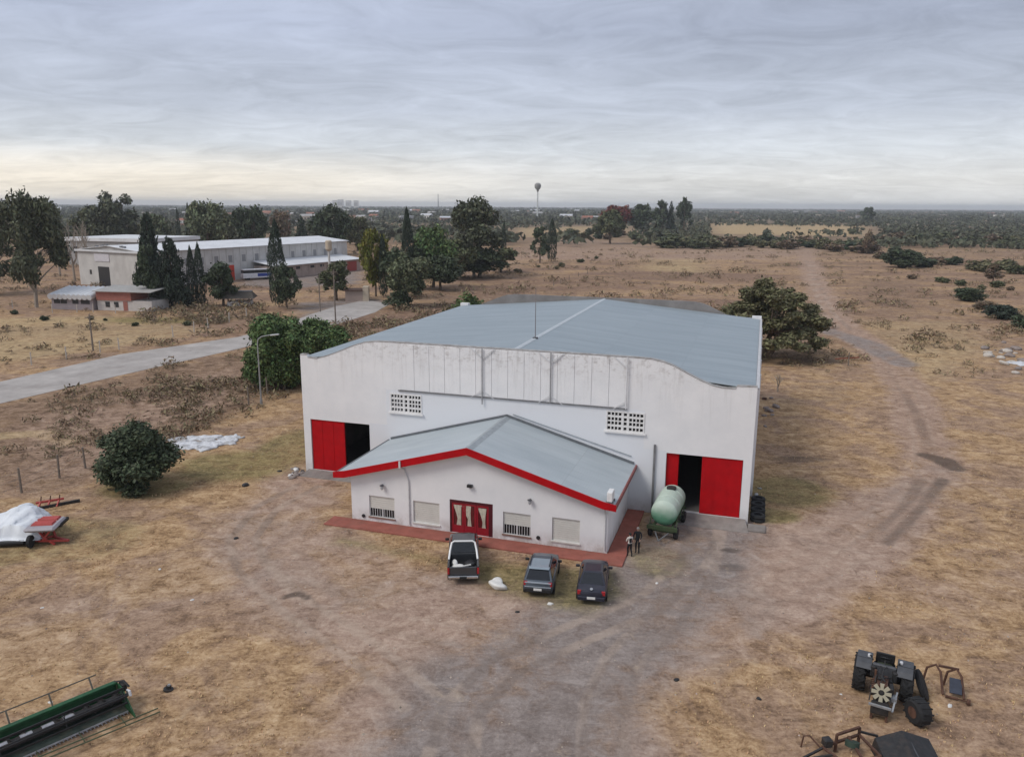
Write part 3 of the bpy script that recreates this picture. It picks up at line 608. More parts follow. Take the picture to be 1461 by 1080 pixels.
def sph(n):
    v = rng.normal(size=(n, 3)); return v/np.linalg.norm(v, axis=1)[:, None]
def crown_clumps(centres, radii, per, leaf, shell=.35, flat=.8):
    C, Nn = [], []
    for c, r in zip(centres, radii):
        k = max(8, int(per*min(r/np.mean(radii), 2.2)**2)); d = sph(k); rr_ = r*np.clip(1-shell*rng.random(k)+.20*rng.normal(size=k), .25, 1.6)[:, None]
        C.append(np.asarray(c) + d*rr_*np.array([1, 1, flat])); Nn.append(d*.8 + np.array([0, 0, .5]))
    return np.concatenate(C), np.concatenate(Nn)
def limb(mb, p, q, r0, r1, n=6, wob=.06):
    p, q = np.asarray(p, float), np.asarray(q, float); L_ = np.linalg.norm(q-p); m = p+(q-p)*.5+rng.normal(size=3)*wob*L_
    mb.tube([p, m, q], [r0, (r0+r1)/2, r1], n)
# every prototype is one unit high and about one unit across; trees scale it
def proto(kind, seed, nl, leaf):
    global rng
    rng = np.random.default_rng(seed); tb = MB(); cen = []; rad_ = []; C = Nn = None; jit = .9; asp = 1.6
    if kind == 'broad':
        tb.tube([(0,0,-.01),(.01,0,.15),(.0,.01,.42)], [.034, .026, .018], 8)
        for i in range(40):
            d = sph(1)[0]; c = np.array([0,0,.56]) + d*np.array([.36,.36,.33])*(.45+.65*rng.random()**.6); cen.append(c); rad_.append(.055+.12*rng.random()**1.3)
            if i < 12: limb(tb, (0,0,.25+.15*rng.random()), c, .014, .004)
    elif kind == 'euc':
        tb.tube([(0,0,-.01),(.015,0,.2),(-.01,.01,.45),(.01,.0,.8)], [.026, .021, .015, .006], 8)
        for i in range(44):
            z = .22+.72*rng.random(); w = .40*math.sin(math.pi*min(1, (z-.12)/.86))**.6; a = rng.random()*6.28; k = rng.random()**.6
            c = np.array([math.cos(a)*w*k, math.sin(a)*w*k, z]); cen.append(c); rad_.append(.065+.075*rng.random())
            if i % 2: limb(tb, (0,0,max(.12, z-.22)), c, .010, .003)
    elif kind == 'conifer':
        tb.tube([(0,0,-.01),(0,0,.5),(0,0,.97)], [.025, .016, .004], 8)
        for i in range(34):
            z = .10+.86*(i/33.); w = .40*(1-z)**.75+.03; a = i*2.4+rng.random(); k = .5+.5*rng.random()
            cen.append(np.array([math.cos(a)*w*k, math.sin(a)*w*k, z])); rad_.append(.05+.16*(1-z)*(.7+.6*rng.random()))
            if i % 3 == 0: limb(tb, (0,0,z), cen[-1], .007, .002)
    elif kind == 'cypress':
        tb.tube([(0,0,-.01),(0,0,.5),(0,0,.96)], [.03, .018, .004], 8)
        k = nl; z = .05+.95*rng.random(k)**.9; w = .5*np.clip(np.sin(np.pi*np.clip(z, 0, 1)**.62), 0, 1)**.65*(1-.45*rng.random(k)**2); a = rng.random(k)*6.28
        w *= 1+.15*np.sin(a*3+z*9); C = np.stack([np.cos(a)*w, np.sin(a)*w, z], 1); Nn = np.stack([np.cos(a), np.sin(a), .6*np.ones(k)], 1)
    elif kind == 'mesquite':
        for i in range(4):
            a = i*1.57+rng.random(); limb(tb, (0,0,-.01), (math.cos(a)*.12, math.sin(a)*.12, .34), .030, .018, 8, .1)
        for i in range(150):
            a = rng.random()*6.28; k = rng.random()**.55; z = .12+.80*(1-(k*.82)**2)*rng.random()**.55
            c = np.array([math.cos(a)*.44*k, math.sin(a)*.44*k, z]); cen.append(c); rad_.append(.03+.05*rng.random())
            if i % 5 == 0: limb(tb, (math.cos(a)*.10, math.sin(a)*.10, .32), c, .010, .003)
    elif kind == 'shrub':
        for i in range(5):
            a = i*1.25; limb(tb, (math.cos(a)*.04, math.sin(a)*.04, -.01), (math.cos(a)*.2, math.sin(a)*.2, .5), .020, .008)
        for i in range(46):
            d = sph(1)[0]; c = np.array([0,0,.44]) + d*np.array([.37,.37,.43])*(.6+.45*rng.random()); c[2] = max(c[2], .09); cen.append(c); rad_.append(.05+.13*rng.random()**1.4)
        for c0, r0 in (((0,0,.42),.30),((.08,.05,.6),.22),((-.1,.02,.3),.24),((.12,-.08,.3),.22)): cen.append(np.array(c0)); rad_.append(r0)
    elif kind == 'pine':
        tb.tube([(0,0,-.01),(.01,0,.4),(0,.01,.95)], [.03, .022, .006], 8)
        for i in range(26):
            z = .30+.66*rng.random(); w = .46*(1.05-z)**.5; a = rng.random()*6.28; k = .4+.6*rng.random(); c = np.array([math.cos(a)*w*k, math.sin(a)*w*k, z]); cen.append(c); rad_.append(.06+.07*rng.random()); limb(tb, (0,0,z-.06), c, .010, .003)
    elif kind == 'bare':
        tb.tube([(0,0,-.01),(.01,0,.25)], [.03, .024], 7)
        def grow(p, d, L_, r, lv):
            q = p+d*L_; limb(tb, p, q, r, r*.55, 5)
            if lv:
                for _ in range(3):
                    nd = d+rng.normal(size=3)*.42; nd[2] = abs(nd[2])*.8+.25; nd /= np.linalg.norm(nd); grow(q if _ else p+d*L_*.6, nd, L_*.68, r*.55, lv-1)
        for _ in range(4):
            d = rng.normal(size=3)*.4; d[2] = 1; d /= np.linalg.norm(d); grow(np.array([0,0,.22]), d, .26, .018, 3)
    if C is None and cen:
        C, Nn = crown_clumps(cen, rad_, nl/len(cen), leaf)
    tm = tb.mesh(kind+'_trunk'); cm = leaf_mesh(kind+'_crown', C, Nn, leaf, jit, asp) if C is not None else None
    return tm, cm
PROTO = {}
def get_proto(kind, var, nl, leaf):
    k = (kind, var, nl)
    if k not in PROTO: PROTO[k] = proto(kind, 100+hash((len(kind), var, nl, ord(kind[0]))) % 9973, nl, leaf)
    return PROTO[k]
m_bark = mat('grey_brown_bark', (.16, .12, .09), .9, .3, 6, bump=.3, spec=.1); m_bark_pale = mat('pale_bark', (.34, .29, .24), .9, .3, 6, spec=.1)
LM = dict(green=leaf_mat('fresh_green_leaves', (.098, .145, .050)), dark=leaf_mat('dark_green_leaves', (.058, .076, .040), .03, .5), olive=leaf_mat('olive_leaves', (.10, .108, .052)),
          grey=leaf_mat('grey_green_leaves', (.12, .135, .072)), yellow=leaf_mat('yellow_green_leaves', (.15, .15, .028)), cyp=leaf_mat('cypress_needles', (.036, .050, .033), .03, .5),
          mesq=leaf_mat('mesquite_leaves', (.145, .138, .070)), red=leaf_mat('rust_red_leaves', (.16, .035, .025)), brown=leaf_mat('dry_brown_leaves', (.17, .125, .08)), euc=leaf_mat('eucalyptus_leaves', (.080, .088, .050)))
def tree(name, kind, var, x, y, h, w, leafm, label, cat='tree', group=None, nl=2200, leaf=.05, depth=None, bark=None, parts=True, rz=None):
    tm, cm = get_proto(kind, var, nl, leaf)
    t = thing(name, label, cat, (x, y, 0), rz if rz is not None else (var*1.7+x*.13) % 6.28, group); t.scale = (w, depth or w, h)
    o = bpy.data.objects.new('trunk', tm); COL.objects.link(o); o.parent = t
    if not len(tm.materials): tm.materials.append(m_bark)
    o.material_slots[0].link = 'OBJECT'; o.material_slots[0].material = bark or m_bark
    if cm is not None:
        c = bpy.data.objects.new('crown', cm); COL.objects.link(c); c.parent = t
        if not len(cm.materials): cm.materials.append(LM['green'])
        c.material_slots[0].link = 'OBJECT'; c.material_slots[0].material = LM[leafm]
    return t
def tree_px(name, kind, var, u, Y, vtop, wpx, leafm, label, **k):
    """u: sight column, Y: distance, vtop: crown top in the photo, wpx: crown width in the photo"""
    p = AT(u, vtop, Y); w = wpx*Y/FPX/math.cos(math.atan((u-730)/FPX))**0; return tree(name, kind, var, p[0], Y, p[2], w, leafm, label, **k)
# -- trees close by
tree_px('leafy_tree', 'shrub', 11, 391, 92, 434, 108, 'green', 'dense bright green tree beside the street lamp', nl=26000, leaf=.030)
tree_px('leafy_tree', 'shrub', 12, 450, 97, 444, 106, 'green', 'dense bright green tree touching the warehouse corner', nl=26000, leaf=.030)
tree_px('leafy_tree', 'shrub', 13, 421, 98, 448, 104, 'green', 'dense bright green tree filling the gap of the pair by the lamp', nl=20000, leaf=.030)
tree_px('round_shrub', 'shrub', 1, 183, 58, 603, 128, 'dark', 'dark evergreen shrub standing alone before the brown scrub', cat='shrub', nl=20000, leaf=.034)
tree_px('mesquite_tree', 'mesquite', 1, 1103, 114, 390, 186, 'mesq', 'spreading feathery olive tree behind the warehouse corner', nl=34000, leaf=.021, depth=16)
tree_px('round_bush', 'shrub', 2, 1290, 294, 352, 58, 'dark', 'rounded dark green bush alone in the brown field', cat='bush', nl=5000, leaf=.055)
for u, Y, v, w, lm, lb in ((1385,188,407,44,'dark','dark green bush at the head of the row by the track'), (1432,158,432,52,'cyp','darkest bush in the middle of the row by the track'), (1468,142,446,46,'dark','dark bush at the foot of the row by the rubble heap'), (1408,172,428,40,'brown','brown leafless-looking bush inside the row by the track')):
    tree_px('field_bush', 'shrub', 3, u, Y, v, w, lm, lb, cat='bush', nl=3500, leaf=.06, group='bushes in a row beside the dirt track')
tree_px('low_bush', 'shrub', 4, 667, 128, 413, 66, 'green', 'low green bush behind the left rear corner of the warehouse', cat='bush', nl=3500, leaf=.05)
tree_px('low_bush', 'shrub', 3, 640, 122, 436, 60, 'olive', 'low olive bush beside the left eave of the warehouse', cat='bush', nl=3000, leaf=.05)
# -- trees round the factory
T = [('eucalyptus_tree','euc',1,30,166,262,105,'euc','tallest eucalyptus beside the hut with the corrugated roof',9000,.030),
     ('eucalyptus_tree','euc',2,-35,190,290,100,'euc','eucalyptus at the field edge beyond the tallest one',5000,.036),
     ('bare_tree','bare',1,95,225,296,60,'brown','leafless pale tree between the eucalyptus and the grey hall',0,0), ('bare_tree','bare',2,118,260,300,44,'brown','leafless pale tree against the grey hall roof',0,0),
     ('broad_tree','broad',3,160,345,271,78,'euc','broad dark tree rising behind the grey hall',4500,.045), ('broad_tree','broad',4,126,350,290,62,'olive','olive tree left of the broad one behind the grey hall',4000,.045),
     ('conifer_tree','conifer',1,207,178,302,46,'cyp','tall dark conifer beside the red roofed house',5000,.045), ('conifer_tree','conifer',2,240,167,338,56,'cyp','wide dark conifer rooted in the green verge',6000,.040),
     ('thin_pine','pine',2,205,165,352,44,'dark','thin dark pine with bare trunks by the red roofed house',2600,.055),
     ('cypress_tree','cypress',1,270,170,352,15,'cyp','slim cypress next to the wide conifer',2200,.05), ('cypress_tree','cypress',2,281,170,347,16,'cyp','slim cypress next to the round crowned tree',2200,.05),
     ('round_tree','broad',5,314,171,372,62,'dark','round crowned dark tree beside the thatched kiosk',5000,.045),
     ('cypress_tree','cypress',3,391,169,314,27,'cyp','tallest cypress standing before the white factory',4500,.035), ('low_tree','broad',6,406,166,376,44,'dark','low dark tree at the foot of the tallest cypress',3500,.05),
     ('sparse_tree','pine',1,478,182,372,62,'olive','sparse tree with grey trunk by the cream booth',2600,.05), ('broad_tree','broad',7,291,322,282,60,'grey','grey green tree behind the white factory roof',3500,.05),
     ('broad_tree','broad',8,354,335,287,52,'dark','dark tree with a tapered crown behind the white factory roof',3500,.05), ('conifer_tree','conifer',3,429,330,308,30,'cyp','small dark conifer behind the white factory roof',2000,.055),
     ('broad_tree','broad',9,469,350,288,66,'dark','wide dark tree on a pale trunk behind the white factory',3500,.05),
     ('cypress_tree','cypress',4,252,420,298,7,'cyp','far slim cypress left of the grey green tree',700,.08), ('cypress_tree','cypress',1,267,330,292,11,'cyp','cypress close against the grey green tree',900,.07),
     ('yellow_tree','broad',10,533,190,324,48,'yellow','yellow green tree at the end of the factory',4500,.045), ('cypress_tree','cypress',2,545,188,334,14,'cyp','thin cypress in front of the yellow green tree',1600,.055),
     ('cypress_tree','cypress',3,580,205,298,20,'cyp','pointed cypress rising from the grove beside the cream booth',3000,.045),
     ('leafy_tree','broad',11,566,186,352,60,'dark','dark tree below the pointed cypress',4000,.045), ('olive_tree','broad',12,578,170,356,74,'grey','pale olive green tree at the near side of the grove',6500,.040),
     ('round_bush','shrub',5,568,168,413,46,'dark','round dark bush at the foot of the pale olive tree',2600,.06), ('leafy_tree','broad',13,617,212,318,76,'green','fresh green tree in the middle of the grove',5500,.042),
     ('leafy_tree','broad',14,628,205,362,70,'dark','dark low tree in the middle of the grove',4500,.045),
     ('eucalyptus_tree','euc',3,676,245,282,98,'euc','big open crowned eucalyptus closing the grove',8000,.032), ('leafy_tree','broad',15,684,243,352,92,'dark','dark spreading tree under the big eucalyptus',5500,.04),
     ('cypress_tree','cypress',4,719,300,316,8,'cyp','small cypress standing alone past the grove',900,.07), ('pine_tree','pine',3,771,308,324,36,'dark','small pine with layered crown in the pink field',2200,.055),
     ('cypress_tree','cypress',1,788,318,313,15,'cyp','short leaning cypress behind the small pine',1300,.06), ('broad_tree','broad',16,872,470,298,50,'olive','olive tree standing before the rust red tree',2600,.06),
     ('autumn_tree','broad',17,882,640,287,44,'red','rust red tree on the skyline',2200,.065), ('skyline_tree','broad',18,915,640,289,46,'dark','dark tree next to the rust red tree on the skyline',1800,.07),
     ('skyline_tree','pine',4,946,640,287,32,'dark','wispy tree on the skyline past the rust red tree',1200,.07), ('skyline_tree','pine',5,978,650,284,34,'dark','umbrella shaped tree on the skyline past the rust red tree',1200,.07),
     ('skyline_tree','conifer',3,958,640,288,16,'cyp','small pointed tree between two wispy skyline trees',900,.08), ('skyline_tree','broad',3,1240,1100,294,22,'dark','dark rounded tree alone on the right-hand skyline past the pale field',900,.09),
     ('broad_tree','broad',19,62,300,283,56,'olive','olive tree filling the gap behind the leafless trees',3000,.05), ('broad_tree','broad',20,222,340,300,46,'grey','grey green tree behind the tall dark conifer',2500,.055),
     ('bare_tree','bare',2,75,240,300,50,'brown','leafless tree close beside the tallest eucalyptus',0,0), ('broad_tree','broad',3,322,380,298,36,'olive','olive tree between the grey green and tapered trees',1800,.06),
     ('broad_tree','broad',4,398,400,297,34,'brown','brownish tree behind the tip of the tallest cypress',1800,.06), ('broad_tree','broad',6,508,380,306,40,'olive','olive tree behind the far end of the factory',1800,.06),
     ('low_tree','broad',8,598,208,345,60,'dark','dark tree between the pointed cypress and the fresh green tree',3500,.05), ('low_tree','broad',7,648,235,340,70,'olive','olive tree filling the grove before the big eucalyptus',4000,.05),
     ('low_tree','broad',9,715,262,352,60,'olive','small olive tree at the sunny end of the grove',3000,.055),
     ('young_tree','pine',2,1420,235,378,34,'brown','small brown tree with thin trunk in the pale field',900,.07), ('young_tree','broad',4,1240,380,326,16,'brown','small rusty tree before the dark scrub belt',800,.08),
     ('sapling','broad',5,1103,83,603,12,'green','small bright green sapling against the warehouse side wall',700,.10), ('bare_tree','bare',3,1112,92,528,44,'brown','leafless shrub by the warehouse side wall',0,0)]
for nm, kd, va, u, Y, v, w, lm, lb, nl, lf in T:
    tree_px(nm, kd, va, u, Y, v, w, lm, lb, nl=nl, leaf=lf, bark=m_bark_pale if kd in ('euc', 'bare') else None, cat='bush' if 'bush' in nm else 'tree')
# -- scrub bushes one can tell apart in the middle distance
rb = random.Random(5)
k = 0
for (u0, v0, u1, v1, n, hmin, hmax, where) in ((948,352,1100,350,16,5,8,'in the belt under the pale field'),(1100,352,1250,358,18,4,7,'in the belt crossed by the pink track'),(1255,345,1461,352,22,4,7,'in the belt behind the rounded dark bush'),(1250,372,1470,392,14,2.5,4.5,'in the low row past the rounded dark bush'),(780,338,940,340,14,4,7,'round the foot of the olive tree by the red one'),(640,352,740,345,8,3,5,'behind the grove of the big eucalyptus'),(1180,335,1240,330,5,3,5,'inside the pale field'),(1300,395,1461,420,7,1.2,2.4,'scattered beside the bush row along the track'),(20,452,320,470,7,.5,1.1,'in the straw field across the road'),(720,392,860,370,7,.8,2.,'in the pink field past the warehouse roof')):
    for i in range(n):
        t = (i+rb.random()*.8)/n; u = u0+(u1-u0)*t; v = v0+(v1-v0)*t+rb.uniform(-4, 4); p = G(u, v); h = rb.uniform(hmin, hmax); w = h*rb.uniform(1.3, 2.6)
        lm = rb.choice(['dark','olive','brown','mesq','olive']); lb = dict(dark='dark green', olive='olive', brown='dry brown', mesq='khaki')[lm]+' scrub bush '+where
        o = tree('scrub_bush', 'shrub', 5+(k % 4), p[0], p[1], h, w, lm, lb, cat='bush', group='scrub bushes '+where, nl=700, leaf=.11); k += 1
# -- far woodland read as one mass
def far_wood():
    V = []; cnt = 0; r = np.random.default_rng(21)
    Y = np.exp(r.uniform(np.log(430), np.log(6500), 34000)); u = r.uniform(-500, 1960, 34000)
    tn = (u-730)/FPX; X = tn*Y
    keep = np.ones(len(Y), bool)
    right = u > 940
    dens = np.where(right, np.where(Y > 520, .95, .6), np.where(Y > 900, .75, .35))
    # open pale fields
    vv = 290+(u-730)*.006+FPX*CAM_H/Y
    dens = np.where((u > 1005) & (u < 1245) & (Y < 900), 0.03, dens); dens = np.where((u > 730) & (u < 905) & (Y < 760), .05, dens); dens = np.where((u > 1230) & (Y < 560) & (Y > 480), .5, dens)
    n_ = np.sin(X*.011+1.3)*np.sin(Y*.007)+np.sin(X*.03+Y*.017); dens = dens*np.clip(.75+.35*n_, 0, 1)
    keep = r.random(len(Y)) < dens; X, Y, u = X[keep], Y[keep], u[keep]
    H_ = np.where(u > 940, r.uniform(3, 6.5, len(Y)), r.uniform(4, 9, len(Y)))*np.clip(Y/1100, .85, 1.5)
    k = 15; n = len(Y); d = r.normal(size=(n, k, 3)); d /= np.linalg.norm(d, axis=2)[..., None]; d[..., 2] = np.abs(d[..., 2])
    W_ = H_*r.uniform(1., 2.4, n)
    C = np.stack([X, Y, H_*.30], 1)[:, None, :] + d*np.stack([W_*.5, W_*.5, H_*.62], 1)[:, None, :]*r.uniform(.7, 1.05, (n, k, 1))
    s = np.repeat(H_*.55, k); Q = leaf_quads(C.reshape(-1, 3), d.reshape(-1, 3), s, .5, 1.2)
    Q[:, 2] = np.maximum(Q[:, 2], 0)
    me = np_mesh('woodland', Q, np.arange(len(Q)).reshape(-1, 4))
    o = stuff(obj('woodland', me, leaf_mat('far_wood_leaves', (.076, .080, .046), .04, .35)), 'dusky scrub woodland stretching to the horizon', 'woodland')
far_wood()
# -- dry weeds of the left-hand waste ground and tufts of straw grass: uncountable
def scatter_weeds():
    r = np.random.default_rng(33)
    Y0 = 90+r.random(60000)**1.2*330; X0 = (r.uniform(-60, 1500, 60000)-730)/FPX*Y0
    X = np.r_[r.uniform(-75, 75, 90000), X0]; Y = np.r_[24+(r.random(90000)**1.3)*150, Y0]
    m = np.maximum(mask_at('scrub', X, Y), .8*mask_at('mid', X, Y)); keep = r.random(len(X)) < m*np.where(Y < 135, .42, .24)*np.clip(np.sin(X*.35)*np.sin(Y*.28+X*.2)+np.sin(X*.11+2)*np.sin(Y*.13)+.35, .02, 1.4); keep &= (mask_at('road', X, Y) < .1) & (mask_at('grey', X, Y) < .4) & ~((mask_at('pink', X, Y) > .8) & (X > 20)); X, Y = X[keep], Y[keep]; n = len(X)
    h = r.uniform(.12, .5, n)*np.clip(.5+r.random(n)**3*2.4, .4, 2.6)*np.where(Y > 130, 1.5, 1.); k = 44; d = r.normal(size=(n, k, 3)); d /= np.linalg.norm(d, axis=2)[..., None]; d[..., 2] = np.abs(d[..., 2])
    w = h*r.uniform(.8, 1.8, n)
    C = np.stack([X, Y, h*.1], 1)[:, None, :]+d*np.stack([w, w, h], 1)[:, None, :]*r.uniform(.5, 1, (n, k, 1))
    Q = leaf_quads(C.reshape(-1, 3), d.reshape(-1, 3), np.repeat(h*.20, k), .9, 2.6); Q[:, 2] = np.maximum(Q[:, 2], 0)
    stuff(obj('dry_weeds', np_mesh('dry_weeds', Q, np.arange(len(Q)).reshape(-1, 4)), leaf_mat('dry_weed_stalks', (.22, .165, .100), .04, .6)), 'brown dry weeds over the waste ground', 'weeds')
    X = r.uniform(-50, 50, 200000); Y = 22+(r.random(200000)**1.7)*80
    bare = np.maximum.reduce([mask_at('dirt', X, Y), mask_at('grey', X, Y), .6*mask_at('pink', X, Y)])
    c, s = math.cos(WYAW), math.sin(WYAW); la = (X-WX)*c+(Y-WY)*s; lb = -(X-WX)*s+(Y-WY)*c
    inb = (la > -.3) & (la < WW+.4) & (lb > -.1) & (lb < WD+.2) | (la > 7) & (la < 28.4) & (lb > OB-1.6) & (lb < .2)
    patch = np.clip(.3+.7*np.sin(X*.85+np.sin(Y*.6)*2)*np.sin(Y*1.1+np.sin(X*.5)*2), .04, 1)
    keep = (r.random(len(X)) < (1-bare)**2*patch*.55) & ~inb; X, Y = X[keep], Y[keep]; n = len(X)
    k = 4; h = r.uniform(.03, .09, n); a = r.random((n, k))*6.28; lean = r.uniform(.2, .9, (n, k)); ln = h[:, None]*r.uniform(.7, 1.4, (n, k))
    B = np.stack([X[:, None]+np.cos(a)*.03, Y[:, None]+np.sin(a)*.03, np.zeros((n, k))], -1); tip = B+np.stack([np.cos(a)*lean*ln, np.sin(a)*lean*ln, ln], -1)
    sd = np.stack([-np.sin(a), np.cos(a), 0*a], -1)*(h[:, None, None]*.28)
    Q = np.stack([B-sd, B+sd, tip], 2).reshape(-1, 3)
    stuff(obj('dry_grass', np_mesh('dry_grass', Q, np.arange(len(Q)).reshape(-1, 3)), leaf_mat('straw_blades', (.52, .36, .205), .025, .4)), 'short dry straw grass over the yard', 'grass')
scatter_weeds()
def pebbles():
    r = np.random.default_rng(8); X = r.uniform(-40, 45, 26000); Y = 23+(r.random(26000)**1.5)*60
    bare = np.maximum.reduce([mask_at('dirt', X, Y), mask_at('grey', X, Y), mask_at('pink', X, Y)]); c, s2 = math.cos(WYAW), math.sin(WYAW); la = (X-WX)*c+(Y-WY)*s2; lb = -(X-WX)*s2+(Y-WY)*c
    inb = (la > -.3) & (la < WW+.4) & (lb > -2) | (la > 7) & (la < 28.4) & (lb > OB-1.6)
    keep = (r.random(len(X)) < .05+.22*bare) & ~inb; X, Y = X[keep], Y[keep]; n = len(X); q = .018+.05*r.random(n)**3
    O = np.array([(1,0,0),(0,1,0),(-1,0,0),(0,-1,0),(0,0,.8)])[None]*q[:, None, None]*(1+.4*r.normal(size=(n, 5, 1))*.6)+np.stack([X, Y, 0*X], 1)[:, None, :]
    F = (np.array([(0,1,4),(1,2,4),(2,3,4),(3,0,4)])[None]+np.arange(n)[:, None, None]*5).reshape(-1, 3)
    stuff(obj('pebbles', np_mesh('pebbles', O.reshape(-1, 3), F), leaf_mat('pebble_stone', (.30, .245, .20), .02, .5)), 'small pale pebbles strewn over the yard', 'pebbles')
pebbles()
# -- haze
def haze():
    mb = MB().box(-7600, 7600, -140, 12600, -1.5, 57)
    m = bpy.data.materials.new('haze_air'); m.use_nodes = True; nt = m.node_tree; nt.nodes.remove(nt.nodes['Principled BSDF'])
    v = nt.nodes.new('ShaderNodeVolumePrincipled'); v.inputs['Density'].default_value = .00015; v.inputs['Color'].default_value = (.93, .965, 1, 1); v.inputs['Anisotropy'].default_value = .2
    nt.links.new(v.outputs[0], nt.nodes['Material Output'].inputs['Volume'])
    stuff(mb.build('haze', m), 'pale blue haze in the air', 'haze')
haze()

# ================================================================== FACTORY SIDE
m_fac = mat('factory_grey_render', (.57, .555, .53), .9, .12, .35, bump=.1, spec=.1, stain=(.42, .40, .38), stain_amt=.6)
m_facroof = mat('white_sheet_roof', (.66, .67, .68), .6, .08, .4, stain=(.5, .5, .51), stain_amt=.6)
m_pinkish = mat('pinkish_render', (.42, .33, .285), .9, .12, .5, spec=.1, stain=(.3, .24, .21), stain_amt=.6)
m_winhole = mat('dark_window', (.03, .032, .036), .3, .2, 1.)
m_brickred = mat('red_brick_wall', (.34, .135, .105), .9, .15, 1.5)
m_cream = mat('cream_render', (.52, .44, .34), .9, .12, 1., spec=.1)
Q0 = np.array([-95.5, 203.5]); E0 = np.array([-58., 277.]); fd = E0-Q0; FL = float(np.linalg.norm(fd)); FA = math.atan2(fd[1], fd[0])
# factory frame: x along the long side, y to its left (away from the road)
fac = thing('factory', 'long white roofed factory with pale ribbed side wall', 'factory', (Q0[0], Q0[1], 0), FA)
FWd, FE, FR = 26., 9.4, 10.7
MB().box(0, FL, 0, .3, 0, FE).build('side_wall', m_fac, fac)
MB().box(0, FL, FWd-.3, FWd, 0, FE).build('side_wall', m_fac, fac)
def gable_poly(dx): return [(0, 0), (0, FE), (FWd/2, FR), (FWd, FE), (FWd, 0)]
for x0, x1 in ((.0, .28), (FL-.28, FL)):
    g = MB(); P5 = [(.302, 0), (.302, FE), (FWd/2, FR-.02), (FWd-.302, FE), (FWd-.302, 0)]; n = 5
    g.add([(x0, y, z) for y, z in P5]+[(x1, y, z) for y, z in P5], [tuple(range(n)), tuple(range(2*n-1, n-1, -1))]+[(i, (i+1) % n, (i+1) % n+n, i+n) for i in range(n)]); g.build('gable_wall', m_fac, fac)
for y0, y1, z0, z1 in ((-.6, FWd/2, FE-.02, FR+.05), (FWd/2, FWd+.6, FR+.05, FE-.02)):
    MB().add([(-.5,y0,z0),(FL+.5,y0,z0),(FL+.5,y1,z1),(-.5,y1,z1),(-.5,y0,z0+.15),(FL+.5,y0,z0+.15),(FL+.5,y1,z1+.15),(-.5,y1,z1+.15)], [(0,3,2,1),(4,5,6,7),(0,1,5,4),(1,2,6,5),(2,3,7,6),(3,0,4,7)]).build('roof_slope', m_facroof, fac)
for x in np.arange(2, FL, 2.6): MB().box(x-.18, x+.18, -.14, -.003, 0, FE-.1).build('wall_rib', m_fac, fac)
for x in np.arange(3.3, FL-2, 5.2): MB().box(x-.7, x+.7, -.05, -.004, 5.2, 7.2).build('window', mat('grey_pane', (.26, .26, .26), .4), fac)
for x in (16., 18.2): MB().box(x-.6, x+.6, -.06, -.004, 2.2, 3.8).build('window', m_winhole, fac)
MB().box(27.4, 30.6, -.10, -.004, .0, 4.4).build('red_door', mat('orange_red_door', (.55, .045, .02), .6), fac)
MB().box(-.06, -.004, 13.5, 18.0, 0, 5.2).build('loading_door', m_winhole, fac)
sg = MB().box(-.14, -.01, 13.0, 19.0, 6.6, 8.6).build('sign_board', mat('pale_sign_board', (.62, .60, .63), .6), fac)
MB().box(-.05, -.004, 20.8, 21.6, 3.0, 4.2).build('window', m_winhole, fac)
for y in (7.5, 8.6, 14.5, 16.2, 18.5): MB().cbox((.6, y, FE+.2+ (FR-FE)*min(y, FWd-y)/(FWd/2)), (.7, .7, .8)).build('roof_vent', m_grey_steel, fac)
MB().box(-.5, -.3, -.6, FWd+.6, FE-.3, FE+.25).build('front_parapet', m_facroof, fac)
# low annex along the factory side
c, s_ = math.cos(FA), math.sin(FA)
def fw(x, y): return (Q0[0]+x*c-y*s_, Q0[1]+x*s_+y*c, 0)
an_ = thing('factory_annex', 'low pinkish annex with white lean-to roof along the factory', 'annex', fw(38, -9.0), FA)
MB().box(0, 40, 0, .25, 0, 3.7).build('front_wall', m_pinkish, an_); MB().box(0, .25, .252, 8.7, 0, 3.7).build('end_wall', m_pinkish, an_); MB().box(39.75, 40, .252, 8.7, 0, 3.7).build('end_wall', m_pinkish, an_)
MB().add([(-.6,-.7,3.72),(40.6,-.7,3.72),(40.6,8.75,4.9),(-.6,8.75,4.9),(-.6,-.7,3.9),(40.6,-.7,3.9),(40.6,8.75,5.08),(-.6,8.75,5.08)], [(0,3,2,1),(4,5,6,7),(0,1,5,4),(1,2,6,5),(2,3,7,6),(3,0,4,7)]).build('roof', m_facroof, an_)
for x in (6., 9.5, 16, 20.5): MB().box(x-.9, x+.9, -.05, -.004, 2.4, 3.2).build('window', m_winhole, an_)
MB().box(33, 38, -.06, -.004, .0, 3.2).build('red_door', mat('dull_red_door', (.33, .06, .05), .7), an_)
for x in np.arange(1.5, 33, 3.2): MB().box(x-.12, x+.12, -.10, -.004, 0, 3.6).build('wall_rib', m_pinkish, an_)
# grey hall further back
gh = thing('grey_hall', 'grey flat fronted hall behind the factory sign', 'hall', (*AT(95, 340, 285)[:2], 0), rad(-17))
MB().box(0, 34, 0, 28, 0, 8.6).build('wall', mat('dark_grey_render', (.33, .32, .31), .9, .15, .3, stain=(.24, .23, .22), stain_amt=.7), gh)
MB().box(-.5, 34.5, -.5, 28.5, 8.602, 9.8).build('roof', m_facroof, gh)
for x in (3.5, 8, 12.5): MB().box(x-1, x+1, -.06, -.004, 4.2, 6.6).build('window', m_winhole, gh)
